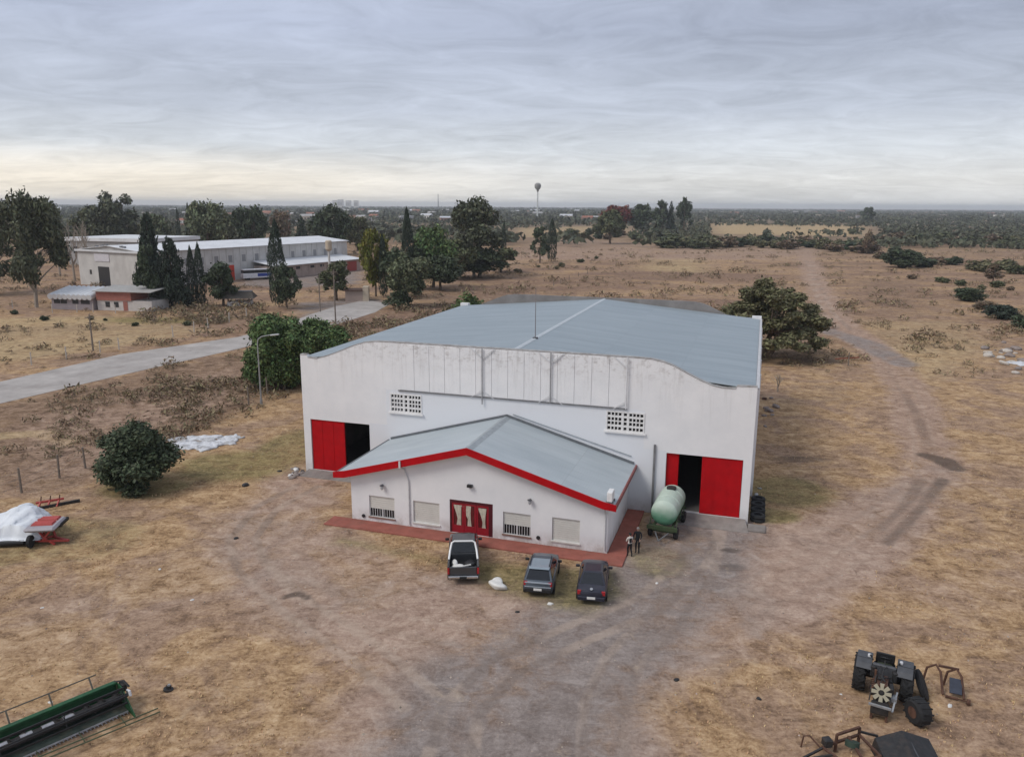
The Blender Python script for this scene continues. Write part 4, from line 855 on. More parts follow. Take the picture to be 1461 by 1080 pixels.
# hut with corrugated roof, and the red roofed house joined to it
hp = G(75, 441); h2 = G(140, 443); ha = math.atan2(h2[1]-hp[1], h2[0]-hp[0])
hut = thing('field_hut', 'grey hut with white corrugated lean-to roof and strip windows', 'hut', (hp[0], hp[1], 0), ha)
MB().box(0, 9.6, 0, 5, 0, 2.5).build('wall', mat('mauve_grey_render', (.34, .30, .31), .9, .12, .8, spec=.1), hut)
for i in range(9):
    x = -.3+i*1.14
    MB().tube([(x+.57, -.7, 2.72), (x+.57, 5.6, 3.9)], [.60, .60], 10).build('roof_sheet', m_facroof, hut).scale = (1, 1, 1)
for x0, x1 in ((.6, 2.0), (2.15, 3.6), (4.9, 6.3), (6.9, 8.9)): MB().box(x0, x1, -.06, -.004, 1.25, 2.05).build('window', m_winhole, hut)
hh = thing('red_roofed_house', 'small white house with red brick upper wall beside the hut', 'house', (*(hp[:2]+np.array([math.cos(ha), math.sin(ha)])*10.2), 0), ha)
MB().box(0, 12.5, .6, 6.5, 0, 2.1).build('wall', mat('house_white', (.55, .52, .49), .9, .15, .8), hh)
MB().box(.0, 8.0, .4, 6.4, 2.102, 3.9).build('brick_gable', m_brickred, hh)
MB().add([(-.4,-.2,3.92),(13,-.2,3.92),(13,7,4.5),(-.4,7,4.5),(-.4,-.2,4.05),(13,-.2,4.05),(13,7,4.63),(-.4,7,4.63)], [(0,3,2,1),(4,5,6,7),(0,1,5,4),(1,2,6,5),(2,3,7,6),(3,0,4,7)]).build('roof', mat('grey_sheet', (.36, .35, .33), .7, .15, 1), hh)
for x in (2.4, 4.4): MB().box(x-.5, x+.5, .54, .596, .7, 1.8).build('window', m_winhole, hh)
MB().box(6, 7, .54, .596, .05, 1.95).build('door', m_brickred, hh)
# thatched kiosk, cream booth, small water tank
kp = AT(343, 432, 172); ki = thing('thatched_kiosk', 'small white walled kiosk with dark thatched roof', 'kiosk', (kp[0], kp[1], 0), .15)
MB().box(-2.4, 2.4, -2, 2, 0, 1.0).build('wall', mat('kiosk_white', (.6, .58, .55), .9), ki)
for x in (-2.2, 2.2):
    for y in (-1.8, 1.8): MB().box(x-.12, x+.12, y-.12, y+.12, 1.0, 2.3).build('post', m_bark, ki)
rf = MB(); rf.add([(-3.3,-2.8,1.7),(3.3,-2.8,1.7),(3.3,2.8,1.7),(-3.3,2.8,1.7),(-2.6,-.4,3.0),(2.6,-.4,3.0),(2.6,.4,3.0),(-2.6,.4,3.0)], [(0,3,2,1),(0,1,5,4),(1,2,6,5),(2,3,7,6),(3,0,4,7)]); rf.build('thatched_roof', mat('dark_thatch', (.10, .085, .07), 1, .35, 6, bump=.5), ki)
MB().box(-2.7, 2.7, -.5, .5, 3.002, 3.2).build('ridge_cover', m_grey_steel, ki)
bp_ = G(508, 430); bo = thing('cream_booth', 'small cream masonry booth with dark scalloped eave', 'booth', (bp_[0], bp_[1], 0), .1)
MB().box(-2.4, 1.6, 0, 3, 0, 2.4).build('wall', m_pinkish, bo); MB().box(1.602, 2.9, -.15, 3.1, 0, 3.3).build('pier', m_cream, bo); MB().box(-2.8, 1.6, -.5, 3.3, 2.402, 2.65).build('eave', mat('dark_tile_eave', (.10, .06, .045), .9, .3, 4), bo)
wt = thing('tank_on_post', 'small cream water tank raised on a thin post by the annex', 'water tank', (*AT(471, 400, 214)[:2], 0))
MB().tube([(0,0,0),(0,0,9.6)], [.35, .3], 8).build('post', m_fac, wt); MB().lathe([(0,.5),(.5,.85),(2.6,.85),(2.9,.6)], (0,0,9.5), (0,0,1), 14).build('tank', m_cream, wt)
# coach parked by the factory
bs = G(366, 399); bus = thing('parked_coach', 'white and blue coach parked beside the factory wall', 'bus', (bs[0], bs[1], 0), rad(38))
m_busw = mat('bus_white', (.7, .7, .72), .4); MB().box(-4.2, 4.2, -1.2, 1.2, .55, 2.0).build('body', m_busw, bus, bevel=.1); MB().box(-4.1, 4.1, -1.15, 1.15, 2.002, 2.9).build('window_band', m_winhole, bus, bevel=.08); MB().box(-4.15, 4.15, -1.18, 1.18, 2.902, 3.15).build('roof', m_busw, bus, bevel=.05); MB().box(0, 4.1, -1.225, -1.203, 1.0, 1.9).build('blue_stripe', mat('bus_blue', (.03, .06, .3), .4), bus)
for x in (-2.7, 2.6):
    for y in (-1.05, 1.05): MB().lathe([(-.14,.30),(-.14,.48),(.14,.48),(.14,.30)], (x, y, .48), (0,1,0), 14).build('wheel', mat('black_rubber', (.018, .018, .019), .85, .3, 8), bus)
m_rubber = MATS['black_rubber']
# water tower on the horizon
tp = AT(767, 290, 1150); wtw = thing('water_tower', 'bulbous grey water tower rising on a slim pale shaft above the horizon', 'water tower', (tp[0], tp[1], 0))
MB().tube([(0,0,0),(0,0,42)], [1.3, .8], 12).build('shaft', mat('pale_concrete_shaft', (.62, .64, .62), .8), wtw)
MB().lathe([(0,.9),(3,2.0),(5.5,4.2),(8.5,4.9),(11,4.2),(12.5,1.8)], (0,0,41), (0,0,1), 18).build('tank', mat('dark_tank', (.27, .265, .25), .8), wtw, smooth=True)
# distant houses of the town
hr = random.Random(11); hm = [mat('town_white', (.62, .6, .57), .8), mat('town_cream', (.5, .43, .34), .8), mat('town_grey', (.36, .35, .35), .8), mat('town_brick', (.34, .2, .15), .8)]; hroof = [mat('town_tin', (.55, .56, .58), .5), mat('town_tile', (.30, .13, .09), .8), mat('town_slab', (.38, .37, .36), .8)]
def town_house(name, x, y, w, d_, h, rz, wm, rm, label, cat, group, gable=True):
    t = thing(name, label, cat, (x, y, 0), rz, group); MB().box(-w/2, w/2, -d_/2, d_/2, 0, h).build('wall', wm, t)
    if gable:
        k = h*.35; MB().add([(-w/2-.3,-d_/2-.3,h+.002),(w/2+.3,-d_/2-.3,h+.002),(w/2+.3,d_/2+.3,h+.002),(-w/2-.3,d_/2+.3,h+.002),(-w/2-.3,0,h+k),(w/2+.3,0,h+k)], [(0,3,2,1),(0,1,5,4),(2,3,4,5),(1,2,5),(3,0,4)]).build('roof', rm, t)
    else: MB().box(-w/2-.2, w/2+.2, -d_/2-.2, d_/2+.2, h+.002, h+.4).build('roof', rm, t)
    for i in range(max(1, int(w/4))): MB().box(-w/2+1.2+i*3.6, -w/2+2.6+i*3.6, -d_/2-.06, -d_/2-.004, h*.35, h*.75).build('window', m_winhole, t)
    return t
for i in range(110):
    u = hr.uniform(60, 900) if i < 95 else hr.uniform(900, 1440); Y = math.exp(hr.uniform(math.log(650 if u < 470 else 1000), math.log(2600))) if i < 95 else hr.uniform(1500, 3000); p = AT(u, 300, Y); sc = .8+Y/1500
    w = hr.uniform(7, 13)*sc; wi = hr.randrange(4); ri = hr.randrange(3); gb = hr.random() < .6; town_house('town_house', p[0], Y, w, hr.uniform(7, 10), hr.uniform(3.2, 5)*min(sc, 1.8), hr.uniform(-.5, .5), hm[wi], hroof[ri], ('pitched' if gb else 'flat')+' roofed house with '+('white', 'cream', 'grey', 'brick')[wi]+' walls and '+('tin', 'tiled', 'slab')[ri]+' roof in the distant town', 'house', 'houses of the distant town', gb)
for u, v, Y, w in ((478,286,4200,24),(486,285,4300,28),(497,286.5,4200,26),(508,286.5,4000,20)):
    p = AT(u, v, Y); town_house('tower_block', p[0], Y, w, 20, max(9, p[2]), 0, hm[0], hroof[2], 'pale block of flats on the town skyline', 'tower block', 'blocks of flats on the skyline', False)
p = AT(625, 277, 3000); ms = thing('radio_mast', 'thin lattice mast over the town skyline', 'mast', (p[0], p[1], 0)); MB().tube([(0,0,0),(0,0,p[2])], [2.2, .8], 6).build('mast', m_grey_steel, ms); MB().box(-1.2, 1.2, -.6, .6, p[2]-9, p[2]-4).build('antenna_cluster', m_grey_steel, ms)

# ================================================================== STREET LAMP, FENCES
m_galv = mat('galvanised_steel', (.36, .37, .38), .5, .15, 4, metal=.5); m_conc_post = mat('pale_concrete_post', (.50, .46, .41), .9, .2, 4); m_wood_post = mat('grey_wood_post', (.20, .165, .135), .9, .25, 6); m_wire = mat('fence_wire', (.18, .16, .15), .6)
lp = G(373, 577); sl = thing('street_lamp', 'tall grey street lamp with curved arm before the green tree', 'street lamp', (lp[0], lp[1], 0))
MB().tube([(0,0,-.02),(0,0,3),(.0,0,6.9),(.12,0,7.4),(.5,0,7.65),(1.5,0,7.85)], [.11,.09,.065,.055,.05,.04], 8).build('pole', m_galv, sl, smooth=True); MB().cbox((1.95, 0, 7.86), (.95, .30, .13), ry=-.1).build('lamp_head', mat('lamp_head_grey', (.5, .5, .5), .5), sl, bevel=.03); MB().tube([(0,0,0),(0,0,.5)], .16, 8).build('base', m_galv, sl)
def fence(name, pix, h, label, pm, wires=3, n_between=0):
    P_ = [G(*p) for p in pix]; b0 = P_[0]; t = thing(name, label, 'fence', (b0[0], b0[1], 0)); Q = [p-b0 for p in P_]
    for q in Q: 
        l = rng.normal()*.05; MB().tube([(q[0], q[1], -.05), (q[0]+l, q[1], h*(.92+.12*rng.random()))], [.10, .085], 6).build('post', pm, t)
    for k in range(wires):
        z = h*(.3+.28*k); w = MB()
        for a, b in zip(Q[:-1], Q[1:]): w.bar((a[0], a[1], z), (b[0], b[1], z), .015)
        w.build('wire', m_wire, t)
fence('wire_fence', [(45,521),(95,513),(143,503),(170,499),(247,481),(277,474),(297,468),(327,460),(352,452)], 1.9, 'pale post fence along the far side of the concrete road', m_conc_post)
fence('wire_fence', [(-20,722),(31,703),(85,682),(122,668)], 2.0, 'grey post fence at the edge of the brown scrub beside the covered machine', m_wood_post)
fence('wire_fence', [(355,578),(382,563),(407,556),(430,548)], 2.2, 'leaning post fence between the street lamp and the warehouse', m_wood_post)
fence('wire_fence', [(18,440),(75,447),(110,446),(133,446),(165,447)], 1.8, 'pale post fence in front of the corrugated hut', m_conc_post)
fence('wire_fence', [(790,408),(800,404),(812,400),(825,395),(838,391)], 1.4, 'dark post fence across the pink field behind the warehouse', m_wood_post, 2)
for (u, v, vt, lb) in ((133,501,449,'brown timber utility pole at the edge of the straw field'), (479,463,385,'thin timber utility pole at the end of the concrete road'), (457,445,398,'slim steel pole in the paved yard')):
    p = G(u, v); q = AT(u, vt, p[1]); up_ = thing('utility_pole', lb, 'pole', (p[0], p[1], 0)); MB().tube([(0,0,-.05),(0,0,q[2])], [.14,.10], 8).build('pole', m_wood_post, up_); MB().box(-.7, .7, -.06, .06, q[2]-.5, q[2]-.38).build('crossarm', m_wood_post, up_)
p = G(1210, 522); rf_ = thing('rusty_post', 'rusty post with red crossbar by the spreading olive tree', 'post', (p[0], p[1], 0)); MB().tube([(0,0,-.03),(0,0,1.9)], .09, 6).build('post', m_wood_post, rf_); MB().bar((-1.9,0,1.0),(1.6,.4,1.15),.12).build('crossbar', mat('rust_red', (.26, .07, .04), .9, .3, 5), rf_)

# ================================================================== VEHICLES  (local frame: +Y forward, X across)
m_glass = mat('car_glass', (.010, .012, .016), .08, .1, 2, spec=.6); m_chrome = mat('chrome', (.5, .5, .5), .2, .1, 3, metal=.9); m_trim = mat('black_trim', (.018, .018, .020), .6); m_plate = mat('white_number_plate', (.7, .7, .68), .5); m_tail = mat('tail_light_red', (.35, .02, .025), .25); m_headl = mat('headlight_glass', (.55, .56, .58), .15); m_rim = mat('alloy_rim', (.30, .30, .31), .35, .1, 5, metal=.8)
def wheel(parent, x, y, r, w, name='wheel', rim=None, axis=(1,0,0), lugs=0, z=None):
    """tyre with rounded shoulders, dished rim as sub-parts of one wheel"""
    z = r if z is None else z; root = obj(name, None, parent=parent); sx = 1 if x >= 0 else -1
    MB().lathe([(-w*.5,r*.62),(-w*.5,r*.88),(-w*.38,r*.98),(0,r),(w*.38,r*.98),(w*.5,r*.88),(w*.5,r*.62)], (x,y,z), axis, 22).build('tyre', m_rubber, root, smooth=True)
    ax = Vector(axis).normalized(); c_ = Vector((x,y,z))
    MB().lathe([(-w*.46,r*.6),(w*.46,r*.6),(w*.505,r*.61),(w*.40,r*.5),(w*.36,r*.16),(w*.42,r*.12)], c_, ax*sx, 18).build('rim', rim or m_rim, root)
    if lugs:
        for i in range(lugs):
            a = 2*math.pi*i/lugs; t = Vector((0, math.cos(a), math.sin(a))) if abs(ax.x) > .9 else None
            for sd in (-1, 1):
                a2 = a+sd*math.pi/lugs*.5; p = c_+Vector((0, math.cos(a2)*r*1.01, math.sin(a2)*r*1.01)); q = c_+Vector((sd*w*.5, math.cos(a2+.22)*r*.99, math.sin(a2+.22)*r*.99))
                MB().bar(p, q, .07, .06).build('lug', m_rubber, root)
    return root
def ring(y, pts): return [Vector((-x, y, z)) for x, z in pts] + [Vector((x, y, z)) for x, z in reversed(pts)]
def face_patch(quad, sc=(.86, .8), off=.012):
    q = [Vector(p) for p in quad]; c_ = sum(q, Vector())/4; n = (q[1]-q[0]).cross(q[3]-q[0]).normalized(); u = sc[0]; v = sc[1]
    ex = ((q[1]-q[0])+(q[2]-q[3]))*.25; ey = ((q[3]-q[0])+(q[2]-q[1]))*.25; out = []
    for i, (sx, sy) in enumerate(((-1,-1),(1,-1),(1,1),(-1,1))):
        d = q[i]-c_; out.append(c_+d*(u if i in (0,1,2,3) else 1)+n*off)
    return out
def glass(parent, name, quad, sc=.88, off=.012, out=None):
    q = [Vector(p) for p in quad]; c_ = sum(q, Vector())/4; n = (q[1]-q[0]).cross(q[3]-q[0]).normalized()
    if out is not None and n.dot(Vector(out)) < 0: n = -n
    o = [c_+(p-c_)*sc+n*off for p in q]; b = [p-n*.02 for p in o]
    return MB().add(o+b, [(0,1,2,3),(7,6,5,4),(0,4,5,1),(1,5,6,2),(2,6,7,3),(3,7,4,0)]).build(name, m_glass, parent)
def lower_body(t, secs, m, name='body'):
    """secs: (y, half width, z bottom, z belt, crown)"""
    rings = [ring(y, [(w*.90, zb), (w*.985, zb+.12), (w, zb+(zt-zb)*.55), (w*.97, zt-.06), (w*.90, zt), (w*.45, zt+cr)]) for y, w, zb, zt, cr in secs]
    return MB().loft(rings).build(name, m, t, smooth=True)
def arches(t, xs, y, r):
    for sx in (-1, 1): MB().lathe([(0, r*1.13), (.03, r*1.13)], (sx*xs, y, r), (sx, 0, 0), 20).build('wheel_arch', m_trim, t)
def greenhouse(t, m, wb, wr, zb, zr, y_rb, y_rr, y_fr, y_fb, split=None):
    """rear base, rear roof, front roof, front base"""
    B = [Vector((-wb,y_rb,zb)),Vector((wb,y_rb,zb)),Vector((wb,y_fb,zb)),Vector((-wb,y_fb,zb))]; Rf = [Vector((-wr,y_rr,zr)),Vector((wr,y_rr,zr)),Vector((wr,y_fr,zr)),Vector((-wr,y_fr,zr))]
    mid = [Vector((v.x*.80, v.y*.92+ (y_rr+y_fr)*.04, zr+.045)) for v in Rf]
    mb = MB(); mb.add(B+Rf+mid, [(0,1,5,4),(1,2,6,5),(2,3,7,6),(3,0,4,7),(4,5,9,8),(5,6,10,9),(6,7,11,10),(7,4,8,11),(8,9,10,11)]); c_ = mb.build('cabin', m, t)
    glass(t, 'rear_window', [B[0],B[1],Rf[1],Rf[0]], .86, out=(0,-1,.3)); glass(t, 'windscreen', [B[3],B[2],Rf[2],Rf[3]], .9, out=(0,1,.3))
    for sx, (i, j) in ((-1, (0, 3)), (1, (1, 2))):
        b0, b1, r0, r1 = B[i], B[j], Rf[i], Rf[j]
        for f0, f1 in ((.03, .48), (.50, .97)):
            glass(t, 'side_window', [b0.lerp(b1, f0), b0.lerp(b1, f1), r0.lerp(r1, f1), r0.lerp(r1, f0)], .88, out=(sx,0,.2))
def lights_plate(t, yr, yf, w, zt, zh, pz, py):
    for sx in (-1, 1):
        MB().cbox((sx*w*.84, yr, zt), (w*.26, .08, .26)).build('tail_light', m_tail, t, bevel=.02); MB().cbox((sx*w*.72, yf, zh), (w*.36, .10, .16)).build('headlight', m_headl, t, bevel=.02)
    MB().cbox((0, py, pz), (.46, .02, .14)).build('number_plate', m_plate, t)
def mirrors(t, w, y, z, m):
    for sx in (-1, 1): MB().cbox((sx*(w+.14), y, z), (.24, .12, .16)).build('mirror', m, t, bevel=.03)
def heading(p, q): return math.atan2(-(q[0]-p[0]), q[1]-p[1])
# grey compact SUV
rear = G(767, 853); a_ = heading(G(767, 853), G(783, 806, 1.5))
m_suv = mat('slate_blue_paint', (.058, .076, .098), .32, .08, 1, spec=.5, coat=.3, stain=(.10, .10, .10), stain_amt=.5)
sv = thing('sport_utility_car', 'slate grey hatchback SUV parked between the white sack and the dark sedan', 'car', (rear[0], rear[1], 0), rad(-9))
lower_body(sv, [(-.02,.70,.45,.86,.02),(.10,.84,.30,.98,.02),(.6,.88,.24,1.02,.02),(1.6,.89,.22,1.02,.03),(2.6,.89,.22,1.0,.04),(3.4,.88,.24,.96,.05),(4.0,.82,.28,.86,.05),(4.22,.66,.38,.70,.02)], m_suv)
greenhouse(sv, m_suv, .80, .62, 1.0, 1.56, .12, .62, 2.2, 3.05)
MB().add([(-.60,.60,1.612),(.60,.60,1.612),(.60,1.75,1.622),(-.60,1.75,1.622),(-.58,.46,1.55),(.58,.46,1.55)], [(0,1,2,3),(4,5,1,0)]).build('roof_panel', mat('pale_grey_roof', (.24, .29, .33), .3, .06, 1, coat=.4), sv)
for sx in (-1, 1): MB().bar((sx*.56,.7,1.66),(sx*.56,2.1,1.66),.04).build('roof_rail', m_trim, sv)
MB().box(-.78, .78, -.05, .05, .34, .60).build('rear_bumper', m_trim, sv, bevel=.04); MB().cbox((0,.0,.94),(1.5,.10,.05)).build('tailgate_strip', mat('silver_strip', (.32, .36, .40), .3), sv)
MB().cbox((0,-.03,.70),(1.5,.06,.04)).build('bumper_strip', MATS['silver_strip'], sv)
lights_plate(sv, .04, 4.05, .84, .86, .70, .56, -.075); mirrors(sv, .84, 2.75, 1.05, m_trim)
for y in (.78, 3.38): arches(sv, .872, y, .33); [wheel(sv, sx*.80, y, .33, .22) for sx in (-1, 1)]
# dark sedan
rear = G(843, 864); m_sed = mat('midnight_blue_paint', (.017, .019, .034), .34, .08, 1, spec=.4, coat=.25, stain=(.055, .05, .05), stain_amt=.5)
sd_ = thing('sedan_car', 'midnight blue saloon car parked at the end of the row', 'car', (rear[0], rear[1], 0), rad(-9))
lower_body(sd_, [(-.02,.66,.42,.80,.02),(.10,.80,.30,.92,.03),(.6,.85,.22,.96,.03),(1.6,.86,.20,.95,.02),(2.8,.86,.20,.92,.03),(3.6,.85,.22,.88,.05),(4.15,.78,.26,.78,.05),(4.35,.62,.34,.62,.02)], m_sed)
greenhouse(sd_, m_sed, .76, .56, .94, 1.42, .58, 1.30, 2.35, 3.20)
MB().box(-.76, .76, -.06, .06, .30, .56).build('rear_bumper', m_sed, sd_, bevel=.05)
lights_plate(sd_, .02, 4.2, .80, .78, .62, .50, -.075); mirrors(sd_, .82, 2.9, .98, m_sed); MB().lathe([(0,.09),(.02,.09)], (0,.05,.985), (0,-.5,1), 10).build('badge', m_chrome, sd_)
for y in (.86, 3.5): arches(sd_, .842, y, .31); [wheel(sd_, sx*.775, y, .31, .2) for sx in (-1, 1)]
# pickup truck with white roll bar
rear = G(661, 834); m_pk = mat('graphite_paint', (.040, .042, .046), .3, .08, 1, spec=.5, coat=.4); m_pkroof = mat('grey_cab_roof', (.075, .078, .082), .35, .06, 1, coat=.3)
pk_ = thing('pickup_truck', 'black pickup truck with white roll bar and open load bed before the red door', 'pickup truck', (rear[0], rear[1], 0), rad(3))
lower_body(pk_, [(1.95,.90,.40,1.10,.0),(2.6,.93,.36,1.14,.02),(3.6,.93,.36,1.14,.02),(4.3,.93,.36,1.10,.06),(5.0,.90,.40,1.04,.07),(5.25,.78,.46,.86,.02)], m_pk)
greenhouse(pk_, m_pk, .84, .68, 1.14, 1.76, 1.98, 2.16, 3.25, 4.1)
MB().box(-.66, .66, 2.16, 3.2, 1.80, 1.835).build('roof_panel', m_pkroof, pk_, bevel=.02)
bed = MB(); bed.box(-.93,-.80,.08,1.93,.50,1.12); bed.box(.80,.93,.08,1.93,.50,1.12); bed.box(-.80,.80,1.86,1.935,.50,1.12); bed.build('bed_side', m_pk, pk_, bevel=.025)
MB().box(-.797, .797, .13, 1.855, .50, .58).build('bed_floor', m_trim, pk_); MB().box(-.795, .795, .03, .125, .52, 1.10).build('tailgate', m_pk, pk_, bevel=.03)
MB().box(-.88, .88, -.14, .02, .42, .60).build('rear_bumper', m_chrome, pk_, bevel=.04); MB().cbox((0,-.145,.52),(.42,.02,.13)).build('number_plate', m_trim, pk_)
for sx in (-1, 1): MB().cbox((sx*.87,.04,.86),(.12,.08,.36)).build('tail_light', m_tail, pk_); MB().cbox((sx*.70,5.12,.82),(.36,.12,.18)).build('headlight', m_headl, pk_)
m_rb = mat('white_roll_bar', (.76, .76, .75), .35, .05, 2)
MB().tube([(-.86,1.05,1.12),(-.80,1.55,1.45),(-.70,1.82,1.84),(-.55,1.86,1.92),(.55,1.86,1.92),(.70,1.82,1.84),(.80,1.55,1.45),(.86,1.05,1.12)], .058, 8).build('roll_bar', m_rb, pk_, smooth=True)
mirrors(pk_, .90, 3.75, 1.22, m_trim)
for y in (.95, 4.3): arches(pk_, .912, y, .38); [wheel(pk_, sx*.80, y, .38, .25) for sx in (-1, 1)]
# load: white sacks lying in the bed
def lumpy(name, c_, d, m, label=None, cat=None, seed=1, rz=0, parent=None, sub=3, amp=.28, flat=True, group=None):
    """sack-like closed lump"""
    r = np.random.default_rng(seed); bm = bmesh.new(); bmesh.ops.create_icosphere(bm, subdivisions=sub, radius=1)
    ph = r.uniform(0, 6.28, (6, 3)); fr = r.uniform(1.2, 3.8, (6, 3))
    for v in bm.verts:
        p = np.array(v.co); k = 1+amp*sum(math.sin(fr[i]@p+ph[i, 0]) for i in range(6))/3.; q = p*k; q = np.sign(q)*np.abs(q)**.8; v.co = Vector((q[0]*d[0], q[1]*d[1], max(q[2]*d[2], -d[2]*.62 if flat else -9)))
    me = bpy.data.meshes.new(name); bm.to_mesh(me); bm.free(); me.polygons.foreach_set('use_smooth', [True]*len(me.polygons))
    zmin = min(v.co.z for v in me.vertices); o = obj(name, me, m, parent, (c_[0], c_[1], c_[2]-zmin), rz)
    if label: tag(o, label, cat, group)
    return o
m_sack = mat('white_woven_sack', (.66, .65, .62), .8, .1, 5, bump=.5)
def in_pk(x, y, z): 
    c0, s0 = math.cos(rad(3)), math.sin(rad(3)); return (rear[0]+x*c0-y*s0, rear[1]+x*s0+y*c0, z)
lumpy('white_sack', in_pk(-.30,.72,.58), (.42,.26,.22), m_sack, 'crumpled white sack lying flat in the pickup bed', 'sack', 3, .2); lumpy('white_sack', in_pk(-.52,1.15,.58), (.16,.34,.26), m_sack, 'narrow white sack leaning along the pickup bed side', 'sack', 4, .3)
lumpy('dark_toolbox', in_pk(.40,1.2,.58), (.34,.40,.22), m_trim, 'dark bundle beside the sacks in the pickup bed', 'bundle', 5, .1)
MB().tube([(*in_pk(-.1,.62,.86),),(*in_pk(.45,.8,.88),)], .05, 8).build('white_pipe', m_sack).update_tag()
bpy.data.objects['white_pipe'] and tag(bpy.data.objects['white_pipe'], 'short white pipe lying across the sacks in the pickup bed', 'pipe')
p = G(710, 836); lumpy('white_sack', (p[0], p[1], -.02), (.42,.62,.26), m_sack, 'bulging white sack on the ground between the pickup and the SUV', 'sack', 8, .4, sub=4)
p = G(785, 862); lumpy('white_stone', (p[0], p[1], -.02), (.16,.10,.08), m_sack, 'small white stone behind the SUV', 'stone', 9)

# ================================================================== GREEN TANK TRAILER
tr = thing('tank_trailer', 'pale green cylindrical tank on a dark green four wheel trailer', 'tank trailer', wl(30.05, -4.5, 0), WYAW+rad(-4))
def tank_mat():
    m, nt, b = nodes_of('green_tank_pale_top'); N, L = nt.nodes, nt.links
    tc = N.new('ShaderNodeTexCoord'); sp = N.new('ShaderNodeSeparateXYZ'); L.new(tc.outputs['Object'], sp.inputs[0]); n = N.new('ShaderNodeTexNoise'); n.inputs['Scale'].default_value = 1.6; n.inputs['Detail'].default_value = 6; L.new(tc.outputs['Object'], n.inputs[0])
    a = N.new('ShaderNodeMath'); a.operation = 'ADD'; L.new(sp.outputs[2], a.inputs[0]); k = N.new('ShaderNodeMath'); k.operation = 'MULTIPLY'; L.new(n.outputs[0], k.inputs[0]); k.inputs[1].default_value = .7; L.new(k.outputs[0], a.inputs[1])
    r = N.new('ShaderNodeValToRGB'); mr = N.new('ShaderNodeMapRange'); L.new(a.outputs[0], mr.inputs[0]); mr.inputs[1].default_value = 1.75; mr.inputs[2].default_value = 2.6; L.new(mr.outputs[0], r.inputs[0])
    r.color_ramp.elements[0].color = (.10, .26, .165, 1); r.color_ramp.elements[1].color = (.46, .55, .47, 1); L.new(r.outputs[0], b.inputs['Base Color']); b.inputs['Roughness'].default_value = .55  # colour runs from green low down to pale green near the top
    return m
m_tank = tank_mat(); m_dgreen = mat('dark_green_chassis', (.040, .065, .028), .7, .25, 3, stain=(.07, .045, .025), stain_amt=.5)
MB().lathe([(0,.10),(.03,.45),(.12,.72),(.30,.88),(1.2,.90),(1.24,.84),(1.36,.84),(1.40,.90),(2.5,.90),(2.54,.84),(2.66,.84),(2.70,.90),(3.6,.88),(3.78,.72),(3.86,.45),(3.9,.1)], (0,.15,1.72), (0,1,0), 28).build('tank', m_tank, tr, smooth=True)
MB().lathe([(0,.34),(.12,.34),(.14,.10)], (0,2.95,2.58), (0,0,1), 16).build('hatch', mat('black_hatch', (.03, .03, .03), .6), tr)
for y in (1.45, 2.75): MB().lathe([(-.03,.855),(.03,.855)], (0,y,1.72), (0,1,0), 28).build('strap', MATS['galvanised_steel'], tr)
for sx in (-1, 1): MB().box(sx*.62-.07, sx*.62+.07, -.05, 4.1, .72, .88).build('chassis_beam', m_dgreen, tr); 
for y in (.0, 1.3, 2.7, 4.0): MB().box(-.95, .95, y-.06, y+.06, .882, .96).build('cross_beam', m_dgreen, tr)
for sx in (-1, 1):
    for y in (.6, 2.0, 3.4): MB().bar((sx*.9,y-.3,.9),(sx*.86,y+.1,1.5),.06).build('cradle_strut', m_dgreen, tr)
MB().box(-1.02, 1.02, -.16, -.062, .70, .96).build('front_beam', m_dgreen, tr)
for y in (.45, 3.5): MB().box(-.8, .8, y-.06, y+.06, .36, .48).build('axle', m_dgreen, tr); [wheel(tr, sx*.86, y, .42, .26, rim=m_dgreen) for sx in (-1, 1)]
for sx in (-1, 1): MB().bar((sx*.45,-.1,.55),(0,-1.25,.42),.07).build('drawbar', m_grey_steel, tr)

